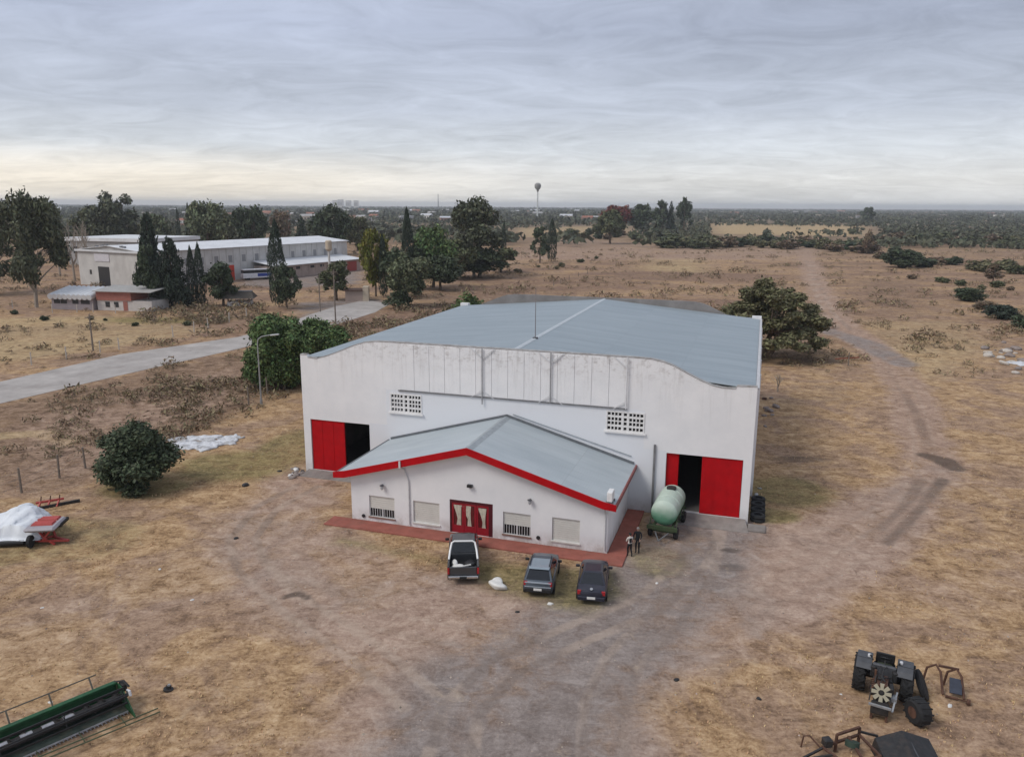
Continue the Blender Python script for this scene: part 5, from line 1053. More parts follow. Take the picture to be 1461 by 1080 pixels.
# ================================================================== PEOPLE
def person(label, x, y, rz, h, skin, hair, top, legs, pose, shoes, patch=None):
    """one continuous skinned body; cloth colours follow the body; hair is a child"""
    s = h/1.75; me = bpy.data.meshes.new('person'); V = []; Ed = []; Rr = []
    def add(p, r, par=None):
        V.append(p); Rr.append(r); i = len(V)-1
        if par is not None: Ed.append((par, i))
        return i
    pel = add((0,0,.95),(.150,.115)); wa = add((0,.0,1.10),(.140,.10),pel); ch = add((0,.01,1.30),(.165,.115),wa); nb = add((0,.0,1.46),(.085,.08),ch); nk = add((0,.015,1.53),(.055,.058),nb); hd = add((0,.035,1.62),(.082,.098),nk); tp_ = add((0,.03,1.72),(.060,.072),hd); add((0,.125,1.615),(.018,.016),hd)
    for sx in (-1, 1):
        add((sx*.085,.02,1.62),(.014,.022),hd)
        k = pose['leg'][sx]; th = add((sx*.09,.0,.88),(.098,.098),pel); kn = add((sx*.10,k[0]+.02,.50),(.066,.068),th); cf = add((sx*.10,k[0]*.6+k[1]*.4-.02,.32),(.058,.06),kn); an2 = add((sx*.10,k[1]-.02,.10),(.042,.046),cf); he = add((sx*.10,k[1]-.03,.045),(.042,.042),an2); add((sx*.115,k[1]+.15,.035),(.042,.030),he)
        el, ha = pose['arm'][sx]; sh = add((sx*.185,.0,1.40),(.068,.068),ch); e = add(el,(.045,.045),sh); w_ = add(ha,(.030,.030),e)
        d = Vector(ha)-Vector(el); d.normalize(); pl = add(tuple(Vector(ha)+d*.06),(.036,.020),w_); pm = tuple(Vector(ha)+d*.10); kn2 = add(pm,(.038,.018),pl)
        lat = d.cross(Vector((sx,0,0))).normalized()
        for f, (o_, ln) in enumerate(((-.030,.062),(-.010,.075),(.011,.070),(.030,.055))):
            b_ = add(tuple(Vector(pm)+lat*o_+d*.012),(.0095,.0095),kn2); m_ = add(tuple(Vector(pm)+lat*o_*1.05+d*ln*.6+Vector((-sx*.008,0,0))),(.009,.009),b_); add(tuple(Vector(pm)+lat*o_*1.0+d*ln+Vector((-sx*.025,0,0))),(.008,.008),m_)
        t1 = add(tuple(Vector(ha)+d*.045+lat*-.042),(.011,.011),pl); add(tuple(Vector(ha)+d*.085+lat*-.062),(.009,.009),t1)
    me.from_pydata([(a*s, b*s, c_*s) for a, b, c_ in V], Ed, []); o = obj('person', me, None, None, (x, y, 0), rz)
    sk = o.modifiers.new('skin', 'SKIN'); sk.use_smooth_shade = True; lay = me.skin_vertices[0].data if me.skin_vertices else None
    if lay is None:
        bm = bmesh.new(); bm.from_mesh(me); bm.verts.layers.skin.verify(); bm.to_mesh(me); bm.free(); lay = me.skin_vertices[0].data
    for i, r in enumerate(Rr): lay[i].radius = (r[0]*s, r[1]*s); lay[i].use_root = (i == 0)
    o.modifiers.new('sub', 'SUBSURF').render_levels = 2; o.modifiers['sub'].levels = 2
    dg = bpy.context.evaluated_depsgraph_get(); nm = bpy.data.meshes.new_from_object(o.evaluated_get(dg)); o.modifiers.clear(); o.data = nm
    for m in (skin, top, legs, shoes, patch or top): nm.materials.append(m)
    hz = [Vector(pose['arm'][sx][1])*s for sx in (-1, 1)]
    for f in nm.polygons:
        c_ = f.center; z = c_.z/s; i = 1
        if z > 1.50: i = 0
        elif z < .10: i = 3
        elif any((c_-q).length < .20*s and (c_-q).z < .03 for q in hz) and z > .6 and abs(c_.x)/s > .12: i = 0
        elif z < .98 and abs(c_.x)/s < .24: i = 2
        elif patch and c_.y < -.02 and 1.02 < z < 1.38 and abs(c_.x)/s < .10: i = 4
        f.material_index = i; f.use_smooth = True
    tag(o, label, 'person')
    hb = bmesh.new(); bmesh.ops.create_uvsphere(hb, u_segments=14, v_segments=10, radius=1)
    bmesh.ops.delete(hb, geom=[v for v in hb.verts if v.co.z < -.15 and v.co.y > -.1], context='VERTS')
    for v in hb.verts: v.co = Vector((v.co.x*.098*s, (v.co.y*.118+.022)*s, (v.co.z*.115+1.655)*s))
    hm_ = bpy.data.meshes.new('hair'); hb.to_mesh(hm_); hb.free(); ho = obj('hair', hm_, hair, o); ho.modifiers.new('t', 'SOLIDIFY').thickness = .012
    for sx in (-1, 1): MB().lathe([(-.012,.004),(0,.012),(.012,.004)], (sx*.034*s, .122*s, 1.645*s), (0,1,0), 6).build('eye', m_trim, o)
    MB().cbox((0, .119*s, 1.575*s), (.045*s, .012*s, .010*s)).build('mouth', mat('lips', (.25, .09, .08), .6), o)
    return o
m_skin = mat('skin', (.42, .26, .19), .6, .05, 5); m_black_cl = mat('black_cloth', (.014, .015, .018), .85, .15, 8); m_white_cl = mat('white_shirt', (.58, .54, .50), .85, .08, 8); m_greyhair = mat('grey_hair', (.30, .27, .25), .8); m_darkhair = mat('dark_hair', (.02, .016, .014), .7)
p = G(909, 788); person('person in dark jacket and trousers standing beside the tank trailer', p[0], p[1], rad(160), 1.75, m_skin, m_greyhair, m_black_cl, m_black_cl,
       dict(leg={-1: (.02,.0), 1: (.0,-.04)}, arm={-1: ((-.26,.03,1.14),(-.20,.20,.98)), 1: ((.27,-.02,1.12),(.25,.06,.86))}), m_black_cl)
p = G(898, 793); person('person in white top with a black bag across the back by the office pavement', p[0], p[1], rad(20), 1.58, m_skin, m_darkhair, m_white_cl, m_black_cl,
       dict(leg={-1: (.10,.10), 1: (-.02,-.14)}, arm={-1: ((-.25,.06,1.14),(-.16,.24,1.08)), 1: ((.25,.08,1.15),(.15,.25,1.10))}), m_black_cl, m_black_cl)

# ================================================================== FARM WRECKS, right foreground
m_black_iron = mat('greasy_black_iron', (.022, .022, .023), .6, .4, 6, stain=(.06, .04, .03), stain_amt=.6); m_rusty = mat('rusty_iron', (.085, .042, .028), .85, .35, 6, stain=(.16, .08, .05), stain_amt=.6); m_fender = mat('faded_grey_fender', (.065, .068, .075), .55, .25, 3, stain=(.05, .05, .055), stain_amt=.7); m_pale_fan = mat('dusty_cream_fan', (.38, .35, .26), .8)
wa_, wb_ = G(1222, 978), G(1294, 997); tc_ = (wa_+wb_)/2
tz = math.atan2(-(wb_-wa_)[1], -(wb_-wa_)[0])
tk = thing('derelict_tractor', 'stripped black tractor without front wheels, fan and engine exposed', 'tractor', (tc_[0], tc_[1], 0), tz)
for sx in (-1, 1):
    wheel(tk, sx*.98, 0, .80, .52, name='rear_wheel', rim=m_black_iron, lugs=16)
    f = MB(); n = 9
    for i in range(n):
        a0, a1 = rad(-10+i*150/n), rad(-10+(i+1)*150/n); r0 = .92; x0, x1 = sx*.52, sx*1.16
        f.add([(x0,-math.cos(a0)*r0,.8+math.sin(a0)*r0),(x1,-math.cos(a0)*r0,.8+math.sin(a0)*r0),(x1,-math.cos(a1)*r0,.8+math.sin(a1)*r0),(x0,-math.cos(a1)*r0,.8+math.sin(a1)*r0)], [(0,1,2,3)])
    o = f.build('fender', m_fender, tk); o.modifiers.new('t', 'SOLIDIFY').thickness = .03
    MB().cbox((sx*.66, .12, 1.77), (.14, .16, .14)).build('lamp', m_headl, tk, bevel=.03)
MB().tube([(-.75,0,.8),(.75,0,.8)], .17, 10).build('rear_axle', m_black_iron, tk)
MB().box(-.42, .42, -.55, .75, .62, 1.12).build('gearbox', m_black_iron, tk, bevel=.06); MB().box(-.40, .40, -.5, -.42, 1.12, 1.75).build('seat_back', m_trim, tk, bevel=.03); MB().box(-.34, .34, -.42, .12, 1.12, 1.30).build('seat', mat('torn_green_seat', (.045, .055, .035), .9), tk, bevel=.05)
MB().box(-.50, .50, .30, .48, 1.0, 1.62).build('dashboard', m_fender, tk, bevel=.04); MB().tube([(0,.34,1.5),(0,.12,1.78)], .03, 6).build('steering_column', m_black_iron, tk)
MB().lathe([(-.015,.20),(.015,.20),(.015,.235),(-.015,.235)], (0,.11,1.79), (0,-.6,.8), 18).build('steering_wheel', m_trim, tk)
MB().box(-.30, .30, .75, 1.75, .55, 1.10).build('engine_block', m_black_iron, tk, bevel=.04); MB().box(-.22, .22, .8, 1.65, 1.102, 1.35).build('cylinder_head', m_rusty, tk, bevel=.03)
for i in range(5): MB().tube([(.24,.85+i*.18,1.2),(.42,.85+i*.18,1.05)], .035, 6).build('exhaust_pipe', m_rusty, tk)
hub = Vector((0,1.86,1.12)); MB().lathe([(0,.09),(.06,.09)], hub, (0,1,.25), 10).build('fan_hub', m_black_iron, tk)
for i in range(8):
    a = i*math.pi/4; d = Vector((math.cos(a), -.25*math.sin(a), math.sin(a))).normalized(); s2 = Vector((-math.sin(a), -.2*math.cos(a), math.cos(a))).normalized()*.085
    p0, p1 = hub+Vector((0,.05,0))+d*.12, hub+Vector((0,.05,0))+d*.40; MB().add([p0-s2*.7, p0+s2*.7, p1+s2, p1-s2, p0-s2*.7-Vector((0,.02,0)), p0+s2*.7-Vector((0,.02,0)), p1+s2-Vector((0,.02,0)), p1-s2-Vector((0,.02,0))], [(0,1,2,3),(7,6,5,4),(0,4,5,1),(1,5,6,2),(2,6,7,3),(3,7,4,0)]).build('fan_blade', m_pale_fan, tk)
MB().box(-.36, .36, 1.9, 2.35, .28, .72).build('front_support', m_black_iron, tk, bevel=.05); MB().bar((-.45,2.36,.72),(.45,2.36,.74),.09).build('front_bar', m_galv, tk); MB().bar((-.62,1.2,.9),(-.5,2.2,.5),.07).build('steering_arm', m_galv, tk); MB().cbox((-.48,1.5,.75),(.30,.40,.18)).build('battery_tray', m_galv, tk)
for sx in (-1, 1): MB().box(sx*.30-.05, sx*.30+.05, 2.0, 2.3, -.03, .30).build('prop_block', m_rusty, tk)
for a_, b_ in (((-.25,.9,1.35),(.1,1.7,1.42)),((.2,.8,1.3),(-.1,1.6,1.5)),((-.3,1.0,1.0),(-.42,1.9,.7)),((.3,1.0,.9),(.45,1.9,.62)),((-.1,.5,1.6),(.05,1.3,1.5)),((.15,.55,1.62),(.3,1.5,1.3))):
    m3 = [(a_[k]+b_[k])/2+(.14 if k == 2 else .05) for k in range(3)]; MB().tube([a_, m3, b_], .028, 6).build('hose', m_black_iron, tk)
for c3, d3 in (((.0,-.62,1.0),(.9,.2,.3)),((-.45,.5,1.25),(.2,.4,.5)),((.45,.5,1.3),(.22,.3,.5)),((.1,1.15,1.42),(.26,.4,.14)),((-.36,1.3,1.05),(.2,.5,.3)),((.36,1.4,.85),(.22,.4,.3))): MB().cbox(c3, d3, rz=.1).build('bracket', m_black_iron, tk, bevel=.03)
MB().bar((.5,-.4,1.3),(.62,.3,1.9),.05).build('lever', m_black_iron, tk); MB().bar((-.5,-.3,1.3),(-.6,.35,1.85),.05).build('lever', m_black_iron, tk); MB().tube([(.3,1.2,1.3),(.32,1.2,1.75)], .05, 8).build('exhaust_stack', m_rusty, tk)
# loose wheels
p = G(1322, 1001); lw_ = thing('loose_front_wheel', 'narrow tractor wheel leaning on the derelict tractor', 'wheel', (p[0]-.12, p[1]+.35, 0), 0)
ax = Vector((.85,-.40,.42)).normalized(); MB().lathe([(-.11,.46),(-.12,.60),(-.08,.69),(0,.70),(.08,.69),(.12,.60),(.11,.46)], (0,0,.62), ax, 26).build('tyre', m_rubber, lw_, smooth=True); MB().lathe([(-.10,.45),(.10,.45),(.11,.47),(.04,.36),(.04,.12),(.07,.10)], (0,0,.62), -ax, 20).build('rim', m_galv, lw_)
p = G(1312, 1036); lw2 = thing('loose_rear_tyre', 'wide tractor tyre standing on the grass below the narrow wheel', 'tyre', (p[0], p[1]+.25, 0), rad(20))
MB().lathe([(-.30,.26),(-.32,.46),(-.22,.57),(0,.58),(.22,.57),(.32,.46),(.30,.26)], (0,0,.56), (1,-.12,0), 24).build('tyre', m_rubber, lw2, smooth=True); MB().lathe([(-.31,.25),(-.10,.24),(-.08,.05),(-.05,.04)], (0,0,.56), (1,-.12,0), 18).build('rim', m_rusty, lw2)
for i in range(14): a = 2*math.pi*i/14; MB().bar((-.26, math.cos(a)*.57, .56+math.sin(a)*.57), (.26, math.cos(a+.25)*.57, .56+math.sin(a+.25)*.57), .06).build('lug', m_rubber, lw2)
# hitch implement right of the tractor
p = G(1340, 985); im = thing('hitch_implement', 'rusty arched hitch implement with dark blue plate beside the tractor', 'implement', (p[0], p[1], 0), rad(-25))
for x in (-.1, .75): MB().tube([(x-.55,.6,0),(x-.45,.62,.7),(x-.1,.6,.95),(x+.1,.35,.75),(x+.22,-.35,.06)], .055, 8).build('arched_tine', m_rusty, im, smooth=True)
MB().bar((-.1,.6,.93),(.75,.6,.95),.09).build('top_beam', m_rusty, im); MB().cbox((.62,-.02,.42),(.50,.75,.07), rx=.55).build('plate', mat('dark_blue_plate', (.035, .042, .062), .6, .3, 3), im); MB().tube([(.2,-.5,.1),(.7,-.55,.12)], .06, 8).build('foot_bar', m_rusty, im); MB().lathe([(-.07,.13),(.07,.13)], (1.12,-.62,.13), (1,0,0), 14).build('hub', m_rusty, im); MB().bar((.7,-.55,.12),(1.1,-.62,.13),.05).build('hub_axle', m_rusty, im)
# rusty frame machine and black hood at the lower edge
p = G(1205, 1078); fm = thing('rusty_frame_machine', 'rusty tubular frame machine with long drawbar lying on the grass', 'farm machine', (p[0], p[1], 0), rad(8))
for a, b in (((-.9,.2,.35),(.95,.6,.45)),((-.9,.2,.35),(-.5,-.8,.35)),((.95,.6,.45),(1.1,-.7,.4)),((-.5,-.8,.35),(1.1,-.7,.4)),((-.2,.35,.75),(.95,.6,.80)),((-.2,.35,.75),(-.25,.3,0)),((.95,.6,.8),(.95,.6,0)),((-.5,-.8,.35),(-.5,-.8,0)),((1.1,-.7,.4),(1.1,-.7,0)),((.3,-.75,.38),(.4,.48,.5))): MB().bar(a, b, .09).build('frame_bar', m_rusty, fm)
for a, b in (((-.9,.15,.35),(-2.1,-.15,.12)),((-.7,-.3,.35),(-2.1,-.15,.12))): MB().bar(a, b, .08).build('drawbar', m_black_iron, fm)
MB().tube([(-1.5,.75,.0),(-1.45,.7,.55),(-1.25,.6,.62),(-.95,.25,.3)], .035, 6).build('bent_pipe', m_rusty, fm); MB().cbox((-.65,.28,.5),(.35,.35,.35)).build('gear_case', m_black_iron, fm, bevel=.04); MB().lathe([(-.1,.28),(.1,.28)], (.35,.1,.45), (.2,.3,1), 18).build('drum', mat('dark_green_drum', (.03, .05, .035), .7), fm); MB().lathe([(-.06,.08),(.06,.08)], (-2.12,-.16,.12), (0,0,1), 10).build('hitch_eye', m_rusty, fm); MB().bar((.95,.6,.6),(1.7,.45,.42),.08).build('side_arm', m_black_iron, fm)
p = G(1300, 1090); hd_ = thing('black_sheet_hood', 'black folded sheet metal hood lying upside down on the grass', 'hood', (p[0], p[1], 0), rad(-4))
MB().prism([(-1.3,0),(-1.18,.55),(-.15,.95),(.95,.62),(1.12,.0)], .72, .80).build('end_panel', m_black_iron, hd_)
for (a, b), nm_ in ((((-1.3,0),(-1.18,.55)),'side_panel'),(((-1.18,.55),(-.15,.95)),'top_panel'),(((-.15,.95),(.95,.62)),'top_panel'),(((.95,.62),(1.12,0)),'side_panel')):
    MB().add([(a[0],-.9,a[1]*.55),(b[0],-.9,b[1]*.55),(b[0],.718,b[1]),(a[0],.718,a[1]),(a[0],-.9,a[1]*.55-.03),(b[0],-.9,b[1]*.55-.03),(b[0],.718,b[1]-.03),(a[0],.718,a[1]-.03)], [(0,1,2,3),(7,6,5,4),(0,4,5,1),(1,5,6,2),(2,6,7,3),(3,7,4,0)]).build(nm_, m_black_iron, hd_)
for x in (-.3, .0, .35): MB().bar((x,.70,.90-abs(x+.15)*.35),(x+.1,-.85,.50-abs(x+.15)*.2),.06).build('stiffener', m_fender, hd_)

# ================================================================== GREEN COMBINE HEADER, left foreground
m_hgreen = mat('implement_green', (.016, .082, .030), .5, .25, 2.5, stain=(.02, .035, .02), stain_amt=.6); m_rail = mat('weathered_rail', (.10, .09, .07), .8, .25, 5); m_silver = mat('worn_silver', (.42, .42, .44), .4, .25, 5, metal=.6)
hs = np.array([-17.55, 31.05]); he_ = np.array([-21.7, 26.6]); hz_ = math.atan2(he_[1]-hs[1], he_[0]-hs[0])
hdr = thing('combine_header', 'green grain header of a combine harvester with dark auger and handrail', 'combine header', (hs[0], hs[1], 0), hz_); HL = 7.2; hdr.scale = (1, .92, .8)
MB().add([(0,0,.28),(HL,0,.28),(HL,-.12,1.12),(0,-.12,1.12),(0,.05,.28),(HL,.05,.28),(HL,-.07,1.12),(0,-.07,1.12)], [(3,2,1,0),(4,5,6,7),(0,1,5,4),(2,3,7,6),(1,2,6,5),(3,0,4,7)]).build('back_sheet', m_hgreen, hdr)
MB().box(-.02, HL, -.20, .06, 1.122, 1.27).build('top_beam', m_hgreen, hdr, bevel=.02)
MB().add([(0,.05,.22),(HL,.05,.22),(HL,1.2,.10),(0,1.2,.10),(0,.05,.27),(HL,.05,.27),(HL,1.2,.14),(0,1.2,.14)], [(3,2,1,0),(4,5,6,7),(0,1,5,4),(2,3,7,6),(1,2,6,5),(3,0,4,7)]).build('floor_sheet', mat('dark_trough', (.035, .048, .040), .6, .4, 3, stain=(.12, .095, .06), stain_amt=.6), hdr)
MB().prism([(0,0)]*0+[(-.06,.05),(-.06,1.2),(-.02,1.2),(-.02,.05)], -.15, .75).build('end_plate', m_hgreen, hdr); MB().add([(-.07,.75,.05),(-.02,.75,.05),(-.02,1.9,.08),(-.07,1.9,.08),(-.07,.75,1.05),(-.02,.75,1.05),(-.02,1.9,.20),(-.07,1.9,.20)], [(0,3,2,1),(4,5,6,7),(0,1,5,4),(1,2,6,5),(2,3,7,6),(3,0,4,7)]).build('divider_plate', m_hgreen, hdr)
MB().tube([(0,.45,.62),(HL,.45,.62)], .17, 14).build('auger_tube', m_black_iron, hdr)
for lo_, hi_ in ((0, 60), (78, 150)):
    fl = MB(); nT = 150
    for i in range(lo_, hi_):
        v_ = []
        for t in (i/nT, (i+1)/nT):
            a = t*2*math.pi*12
            for r in (.165, .32): v_.append((HL*t, .45+math.cos(a)*r, .62+math.sin(a)*r))
        fl.add(v_, [(0,1,3,2)])
    o = fl.build('auger_flight', m_black_iron, hdr); o.modifiers.new('t', 'SOLIDIFY').thickness = .02
for x in (1.9, 2.7, 3.5, 4.4, 5.4): MB().tube([(x,.45,.62),(x+.45,.45,.62)], .20, 12).build('worn_auger_section', m_silver, hdr)
MB().tube([(-.1,1.0,1.0),(HL,1.0,1.0)], .06, 8).build('reel_shaft', m_black_iron, hdr)
for i in range(5):
    a = i*2*math.pi/5+.4; y, z = 1.0+math.cos(a)*.42, 1.0+math.sin(a)*.42; MB().bar((.0,y,z),(HL,y,z),.05,.09).build('reel_bat', m_trim, hdr)
    for x in (.06, 2.4, 4.8, 7.1): MB().bar((x,1.0,1.0),(x,y,z),.03).build('reel_arm', m_trim, hdr)
MB().bar((0,1.22,.12),(HL,1.22,.12),.10,.05).build('cutter_bar', m_silver, hdr)
for i in range(48): x = .08+i*(HL-.16)/47; MB().bar((x,1.24,.11),(x,1.40,.10),.03,.03).build('cutter_finger', m_silver, hdr)
for x in (.9, 2.5, 4.1, 5.7): MB().bar((x,-.18,1.15),(x,-.62,1.75),.06).build('rail_post', m_rail, hdr)
MB().tube([(.6,-.62,1.75),(HL,-.62,1.75)], .035, 8).build('handrail', m_rail, hdr); MB().tube([(.05,-.10,1.25),(-.25,.2,1.3),(-.35,.55,1.05)], .05, 8).build('end_bracket', m_black_iron, hdr); MB().cbox((-.22,.15,.95),(.22,.45,.45)).build('drive_box', m_black_iron, hdr, bevel=.04)
MB().cbox((-.25,.75,.85),(.10,.42,.34), rx=.3).build('white_guard', m_busw, hdr, bevel=.03)
for y, z in ((2.15,.30),(2.38,.22)): MB().tube([(-.9,y+.1,z),(3.8,y,z+.2)], .035, 8).build('divider_rod', mat('dull_green_rod', (.07, .085, .045), .7), hdr)
for x in (.4, 2.0, 3.6): MB().bar((x,1.22,.14),(x+.1,2.38,.30),.04).build('rod_stay', MATS['dull_green_rod'], hdr)
for x in (1.2, 6.0): MB().box(x-.1, x+.1, .1, 1.2, -.02, .10).build('skid', m_black_iron, hdr)
p = G(240, 984); hb_ = thing('iron_hub', 'small black iron hub lying alone on the straw near the header', 'hub', (p[0], p[1], 0)); MB().lathe([(-.01,.22),(.08,.22),(.10,.12),(.22,.11)], (0,0,0), (.2,.1,1), 14).build('flange', m_black_iron, hb_); MB().lathe([(0,.07),(.08,.06)], (.04,.02,.2), (.2,.1,1), 10).build('cap', m_galv, hb_)

# ================================================================== COVERED MACHINE, left
m_tarp = mat('white_tarpaulin', (.66, .69, .72), .55, .08, 1.5, bump=.3)
sd = thing('covered_seeder', 'seed drill half under a white tarpaulin with grey rim and red lids', 'farm machine', (-30.6, 47.4, 0), rad(8))
m_redm = mat('faded_red_machine', (.40, .055, .045), .55, .15, 3, stain=(.30, .06, .05), stain_amt=.5); m_rimg = mat('grey_plastic_rim', (.33, .31, .33), .5, .1, 2)
MB().box(-.9, 1.0, -.35, 1.75, 1.02, 1.30).build('rim_frame', m_rimg, sd, bevel=.12); MB().box(.86, 1.06, .6, 1.9, .95, 1.2).build('dark_end', m_trim, sd, bevel=.04)
for y0 in (.15, .95): MB().add([(-.62,y0,1.305),(.72,y0,1.305),(.72,y0+.68,1.305),(-.62,y0+.68,1.305),(-.55,y0+.06,1.40),(.64,y0+.06,1.40),(.64,y0+.62,1.40),(-.55,y0+.62,1.40)], [(4,5,6,7),(0,1,5,4),(1,2,6,5),(2,3,7,6),(3,0,4,7)]).build('red_lid', m_redm, sd)
for a, b in (((-.3,.3,1.02),(.3,.1,.25)),((.6,.2,1.02),(.0,.1,.25)),((.1,1.2,1.02),(.5,.9,.22)),((-.2,.1,.28),(1.6,.15,.20)),((.2,.9,.25),(1.6,.15,.20)),((-.4,.1,.30),(.5,1.0,.25)),((.45,.05,.3),(.8,.0,.02)),((-.2,.9,.25),(-.2,.9,1.02))): MB().bar(a, b, .12).build('red_frame', m_redm, sd)
wheel(sd, -.55, -.25, .42, .24, rim=m_trim, axis=(1,.0,0))
for x in (-2.2, -3.8): MB().box(x-.5, x+.5, .9, 2.1, .2, .75).build('hopper', m_trim, sd, bevel=.05)
MB().box(-6.5, -.9, .2, .5, .25, .5).build('dark_beam', m_black_iron, sd); MB().tube([(-3.7,.0,.28),(-1.0,-.05,.30)], .16, 10).build('dark_hose', m_trim, sd)
def tarp():
    nx, ny = 60, 34; V = np.zeros((ny, nx, 3)); r = np.random.default_rng(4)
    for j in range(ny):
        for i in range(nx):
            x = -7.0+7.0*i/(nx-1); y = -.1+3.4*j/(ny-1); u = (y+.1)/3.4
            edge = min(1, (u)/.12, (1-u)/.25); ridge = 1.15+1.0*math.exp(-((x+1.7)/1.2)**2)*math.exp(-((u-.62)/.35)**2)+.25*math.exp(-((x+4.6)/1.2)**2)
            right = 1-max(0, (x+.9)/1.0)*.15
            z = max(.04, ridge*max(0, edge)**.55*right + .06*math.sin(x*3.1+y*2)+.05*math.sin(x*7.3-y*5.1))
            if u < .1: z = max(.45 if x > -4.2 else .05, z*.6)
            V[j, i] = (x+.06*r.normal(), y+.1*math.sin(x*2.2), z)
    idx = np.arange(nx*ny).reshape(ny, nx); F = np.stack([idx[:-1,:-1], idx[:-1,1:], idx[1:,1:], idx[1:,:-1]], -1).reshape(-1, 4)
    me = np_mesh('tarpaulin', V.reshape(-1, 3), F); me.polygons.foreach_set('use_smooth', [True]*len(me.polygons)); o = obj('tarpaulin', me, m_tarp, sd); o.modifiers.new('t', 'SOLIDIFY').thickness = .015
tarp()
p = G(72, 722); ri = thing('red_plough', 'small rusty red plough with dark shadow strip behind the tarpaulin', 'plough', (p[0], p[1], 0), rad(20)); MB().bar((-.9,0,.35),(.9,.1,.45),.14).build('beam', m_redm, ri)
for x in (-.6, .0, .6): MB().bar((x,0,.4),(x-.15,-.3,.02),.10).build('tine', m_redm, ri); MB().bar((x,.05,.4),(x+.05,.2,.75),.06).build('lever', m_rusty, ri)
MB().bar((-.6,-.45,.10),(1.9,.25,.12),.16,.2).build('shadow_bar', m_black_iron, ri)  # low dark bar added in place of the plough's shadow on the ground

# ================================================================== SHEETS, RUBBLE, LITTER
m_sheet = mat('white_plastic_sheet', (.62, .63, .65), .6, .1, 2, bump=.4, stain=(.16, .14, .12), stain_amt=.8)
def sheet(cx, cy, w, d_, rz, seed, label, group=None, m=None):
    r = np.random.default_rng(seed); nx, ny = 26, 18; ph = r.uniform(0, 6.28, 8)
    V = np.zeros((ny, nx, 3))
    for j in range(ny):
        for i in range(nx):
            u, v = 2*i/(nx-1)-1, 2*j/(ny-1)-1; x = u*w/2*(1+.18*math.sin(v*3+ph[0])+.05*math.sin(v*11+ph[1])); y = v*d_/2*(1+.16*math.sin(u*3.3+ph[2])+.06*math.sin(u*9+ph[3]))
            z = .06+.10*abs(math.sin(x*2.6+y*1.7+ph[4]))*abs(math.sin(y*3.1-x+ph[5]))+.07*abs(math.sin(x*6+ph[6])*math.sin(y*7+ph[7])); V[j, i] = (x, y, z*(1 if max(abs(u), abs(v)) < .93 else .15))
    idx = np.arange(nx*ny).reshape(ny, nx); F = np.stack([idx[:-1,:-1], idx[:-1,1:], idx[1:,1:], idx[1:,:-1]], -1).reshape(-1, 4); me = np_mesh('plastic_sheet', V.reshape(-1, 3), F)
    o = obj('plastic_sheet', me, m or m_sheet, None, (cx, cy, .01), rz); o.modifiers.new('t', 'SOLIDIFY').thickness = .02; tag(o, label, 'plastic sheet', group)
for u, v, w, d_, rz, sd2 in ((262,636,2.7,2.2,.2,1),(291,637,2.4,2.5,-.3,2),(318,632,2.5,1.9,.5,3),(290,626,3.0,1.6,.1,4),(330,626,1.8,1.6,.9,5),(258,628,2.0,1.5,-.4,6)):
    p = G(u, v); sheet(p[0], p[1], w, d_, rz, sd2, 'crumpled white plastic sheet on the scrub edge past the dark shrub', 'white plastic sheets beyond the dark shrub')
p = G(1456, 519); sheet(p[0], p[1], 3.2, 2.6, .3, 9, 'white sheet lying against the rubble heap')
m_rub = mat('rubble_grey', (.25, .21, .19), .95, .3, 3, bump=.5)
def stone(u, v, r, label, cat='stone', m=None, name='stone', seed=0, group=None):
    p = G(u, v); return lumpy(name, (p[0], p[1], -.03), (r, r*.75, r*.5), m or m_rub, label, cat, seed+1, seed, sub=2, amp=.35, group=group)
rr_ = random.Random(3)
for i in range(26): stone(1442+rr_.gauss(0, 20), 507+rr_.gauss(0, 8), rr_.uniform(.25, .8), 'grey rubble lump in the heap by the white sheet', 'rubble', m_rub if i % 3 else m_conc_post, 'rubble_lump', i, 'rubble heap by the white sheet')
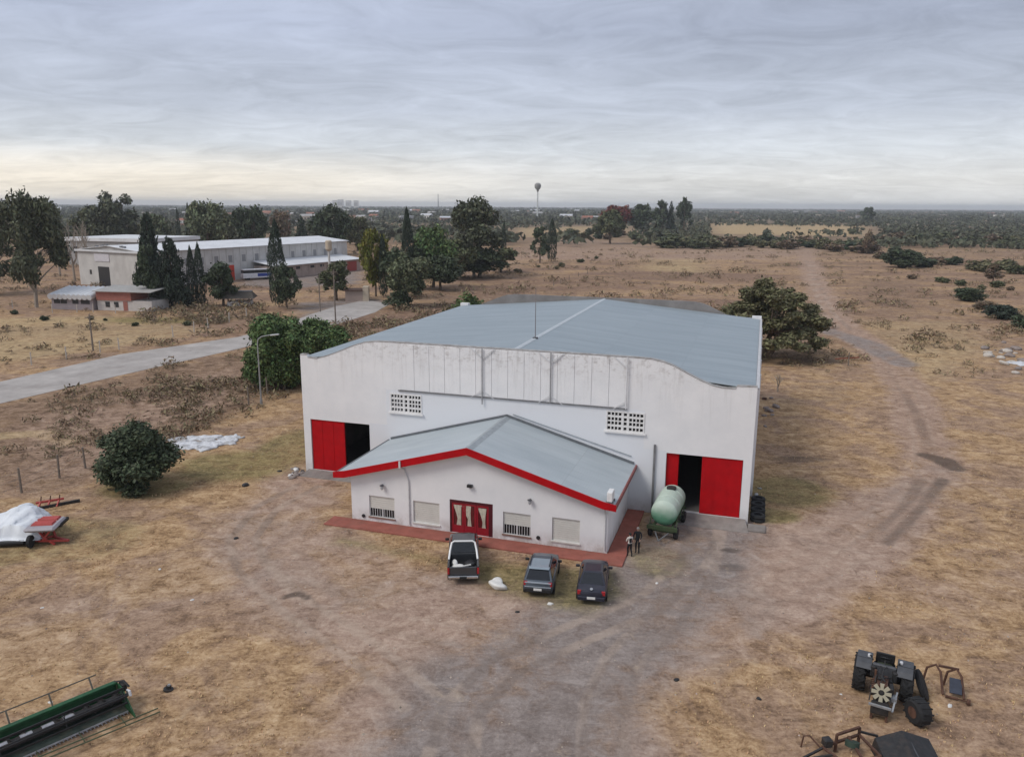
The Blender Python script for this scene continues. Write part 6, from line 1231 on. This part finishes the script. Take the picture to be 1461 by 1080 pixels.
for i in range(12): stone(424+rr_.gauss(0, 7), 673+rr_.gauss(0, 4), rr_.uniform(.12, .3), 'dark scrap lump at the left corner of the warehouse', 'scrap', rr_.choice([m_black_iron, m_rub, m_sack]), 'scrap_lump', 40+i, 'scrap at the left warehouse corner')
for i in range(10): stone(1081+rr_.gauss(0, 3), 716+rr_.gauss(0, 8), rr_.uniform(.15, .35), 'grey scrap lump at the right corner of the warehouse', 'scrap', rr_.choice([m_black_iron, m_rub, m_galv]), 'scrap_lump', 60+i, 'scrap at the right warehouse corner')
for i in range(8): stone(1097+rr_.gauss(0, 5), 590+rr_.gauss(0, 12), rr_.uniform(.2, .5), 'rusty scrap lump beside the warehouse side wall', 'scrap', rr_.choice([m_rusty, m_rub]), 'scrap_lump', 80+i, 'scrap along the warehouse side wall')
for i in range(4):
    q = wl(36.15, .9+i*1.15); ty = thing('old_tyre', 'old black tyre stacked against the warehouse side wall', 'tyre', (q[0], q[1], 0), WYAW, 'tyres along the side wall')
    for k in range(2): MB().lathe([(0,.30),(0,.48),(.12,.53),(.24,.48),(.24,.30),(.12,.26)], (0,0,k*.25-.004), (0,0,1), 18).build('tyre', m_rubber, ty, smooth=True)
for (u, v, r, lb) in ((72,1002,.10,'white scrap near the rail end of the header'),(1355,1007,.13,'white scrap beside the arched implement'),(228,812,.10,'white scrap on the straw by the covered machine'),(274,856,.11,'white scrap on the straw right of the yard edge'),(1200,990,.07,'tiny white scrap left of the tractor'),(60,867,.09,'white scrap in the straw before the covered machine'),(447,618,.12,'white scrap in the grass by the leaning fence'),(937,832,.10,'pale stone on the dirt beyond the dark sedan')): stone(u, v, r, lb, 'litter', m_sack, 'litter_scrap', int(u))
for (u, v, r, lb) in ((337,768,.16,'dark clod on the dirt left of the office'),(350,693,.30,'dark branch litter near the left sliding door'),(965,970,.14,'dark clod in the middle of the dirt yard'),(1083,997,.12,'dark clod at the edge of the dirt yard'),(738,873,.12,'brown clod on the dirt behind the SUV')): stone(u, v, r, lb, 'clod', m_black_iron, 'dark_clod', int(u))
o = struct(MB().box(35.5, 36.7, -1.3, -.1, -.05, .12).build('corner_slab', m_slab, loc=(WX, WY, 0), rz=WYAW, bevel=.03))
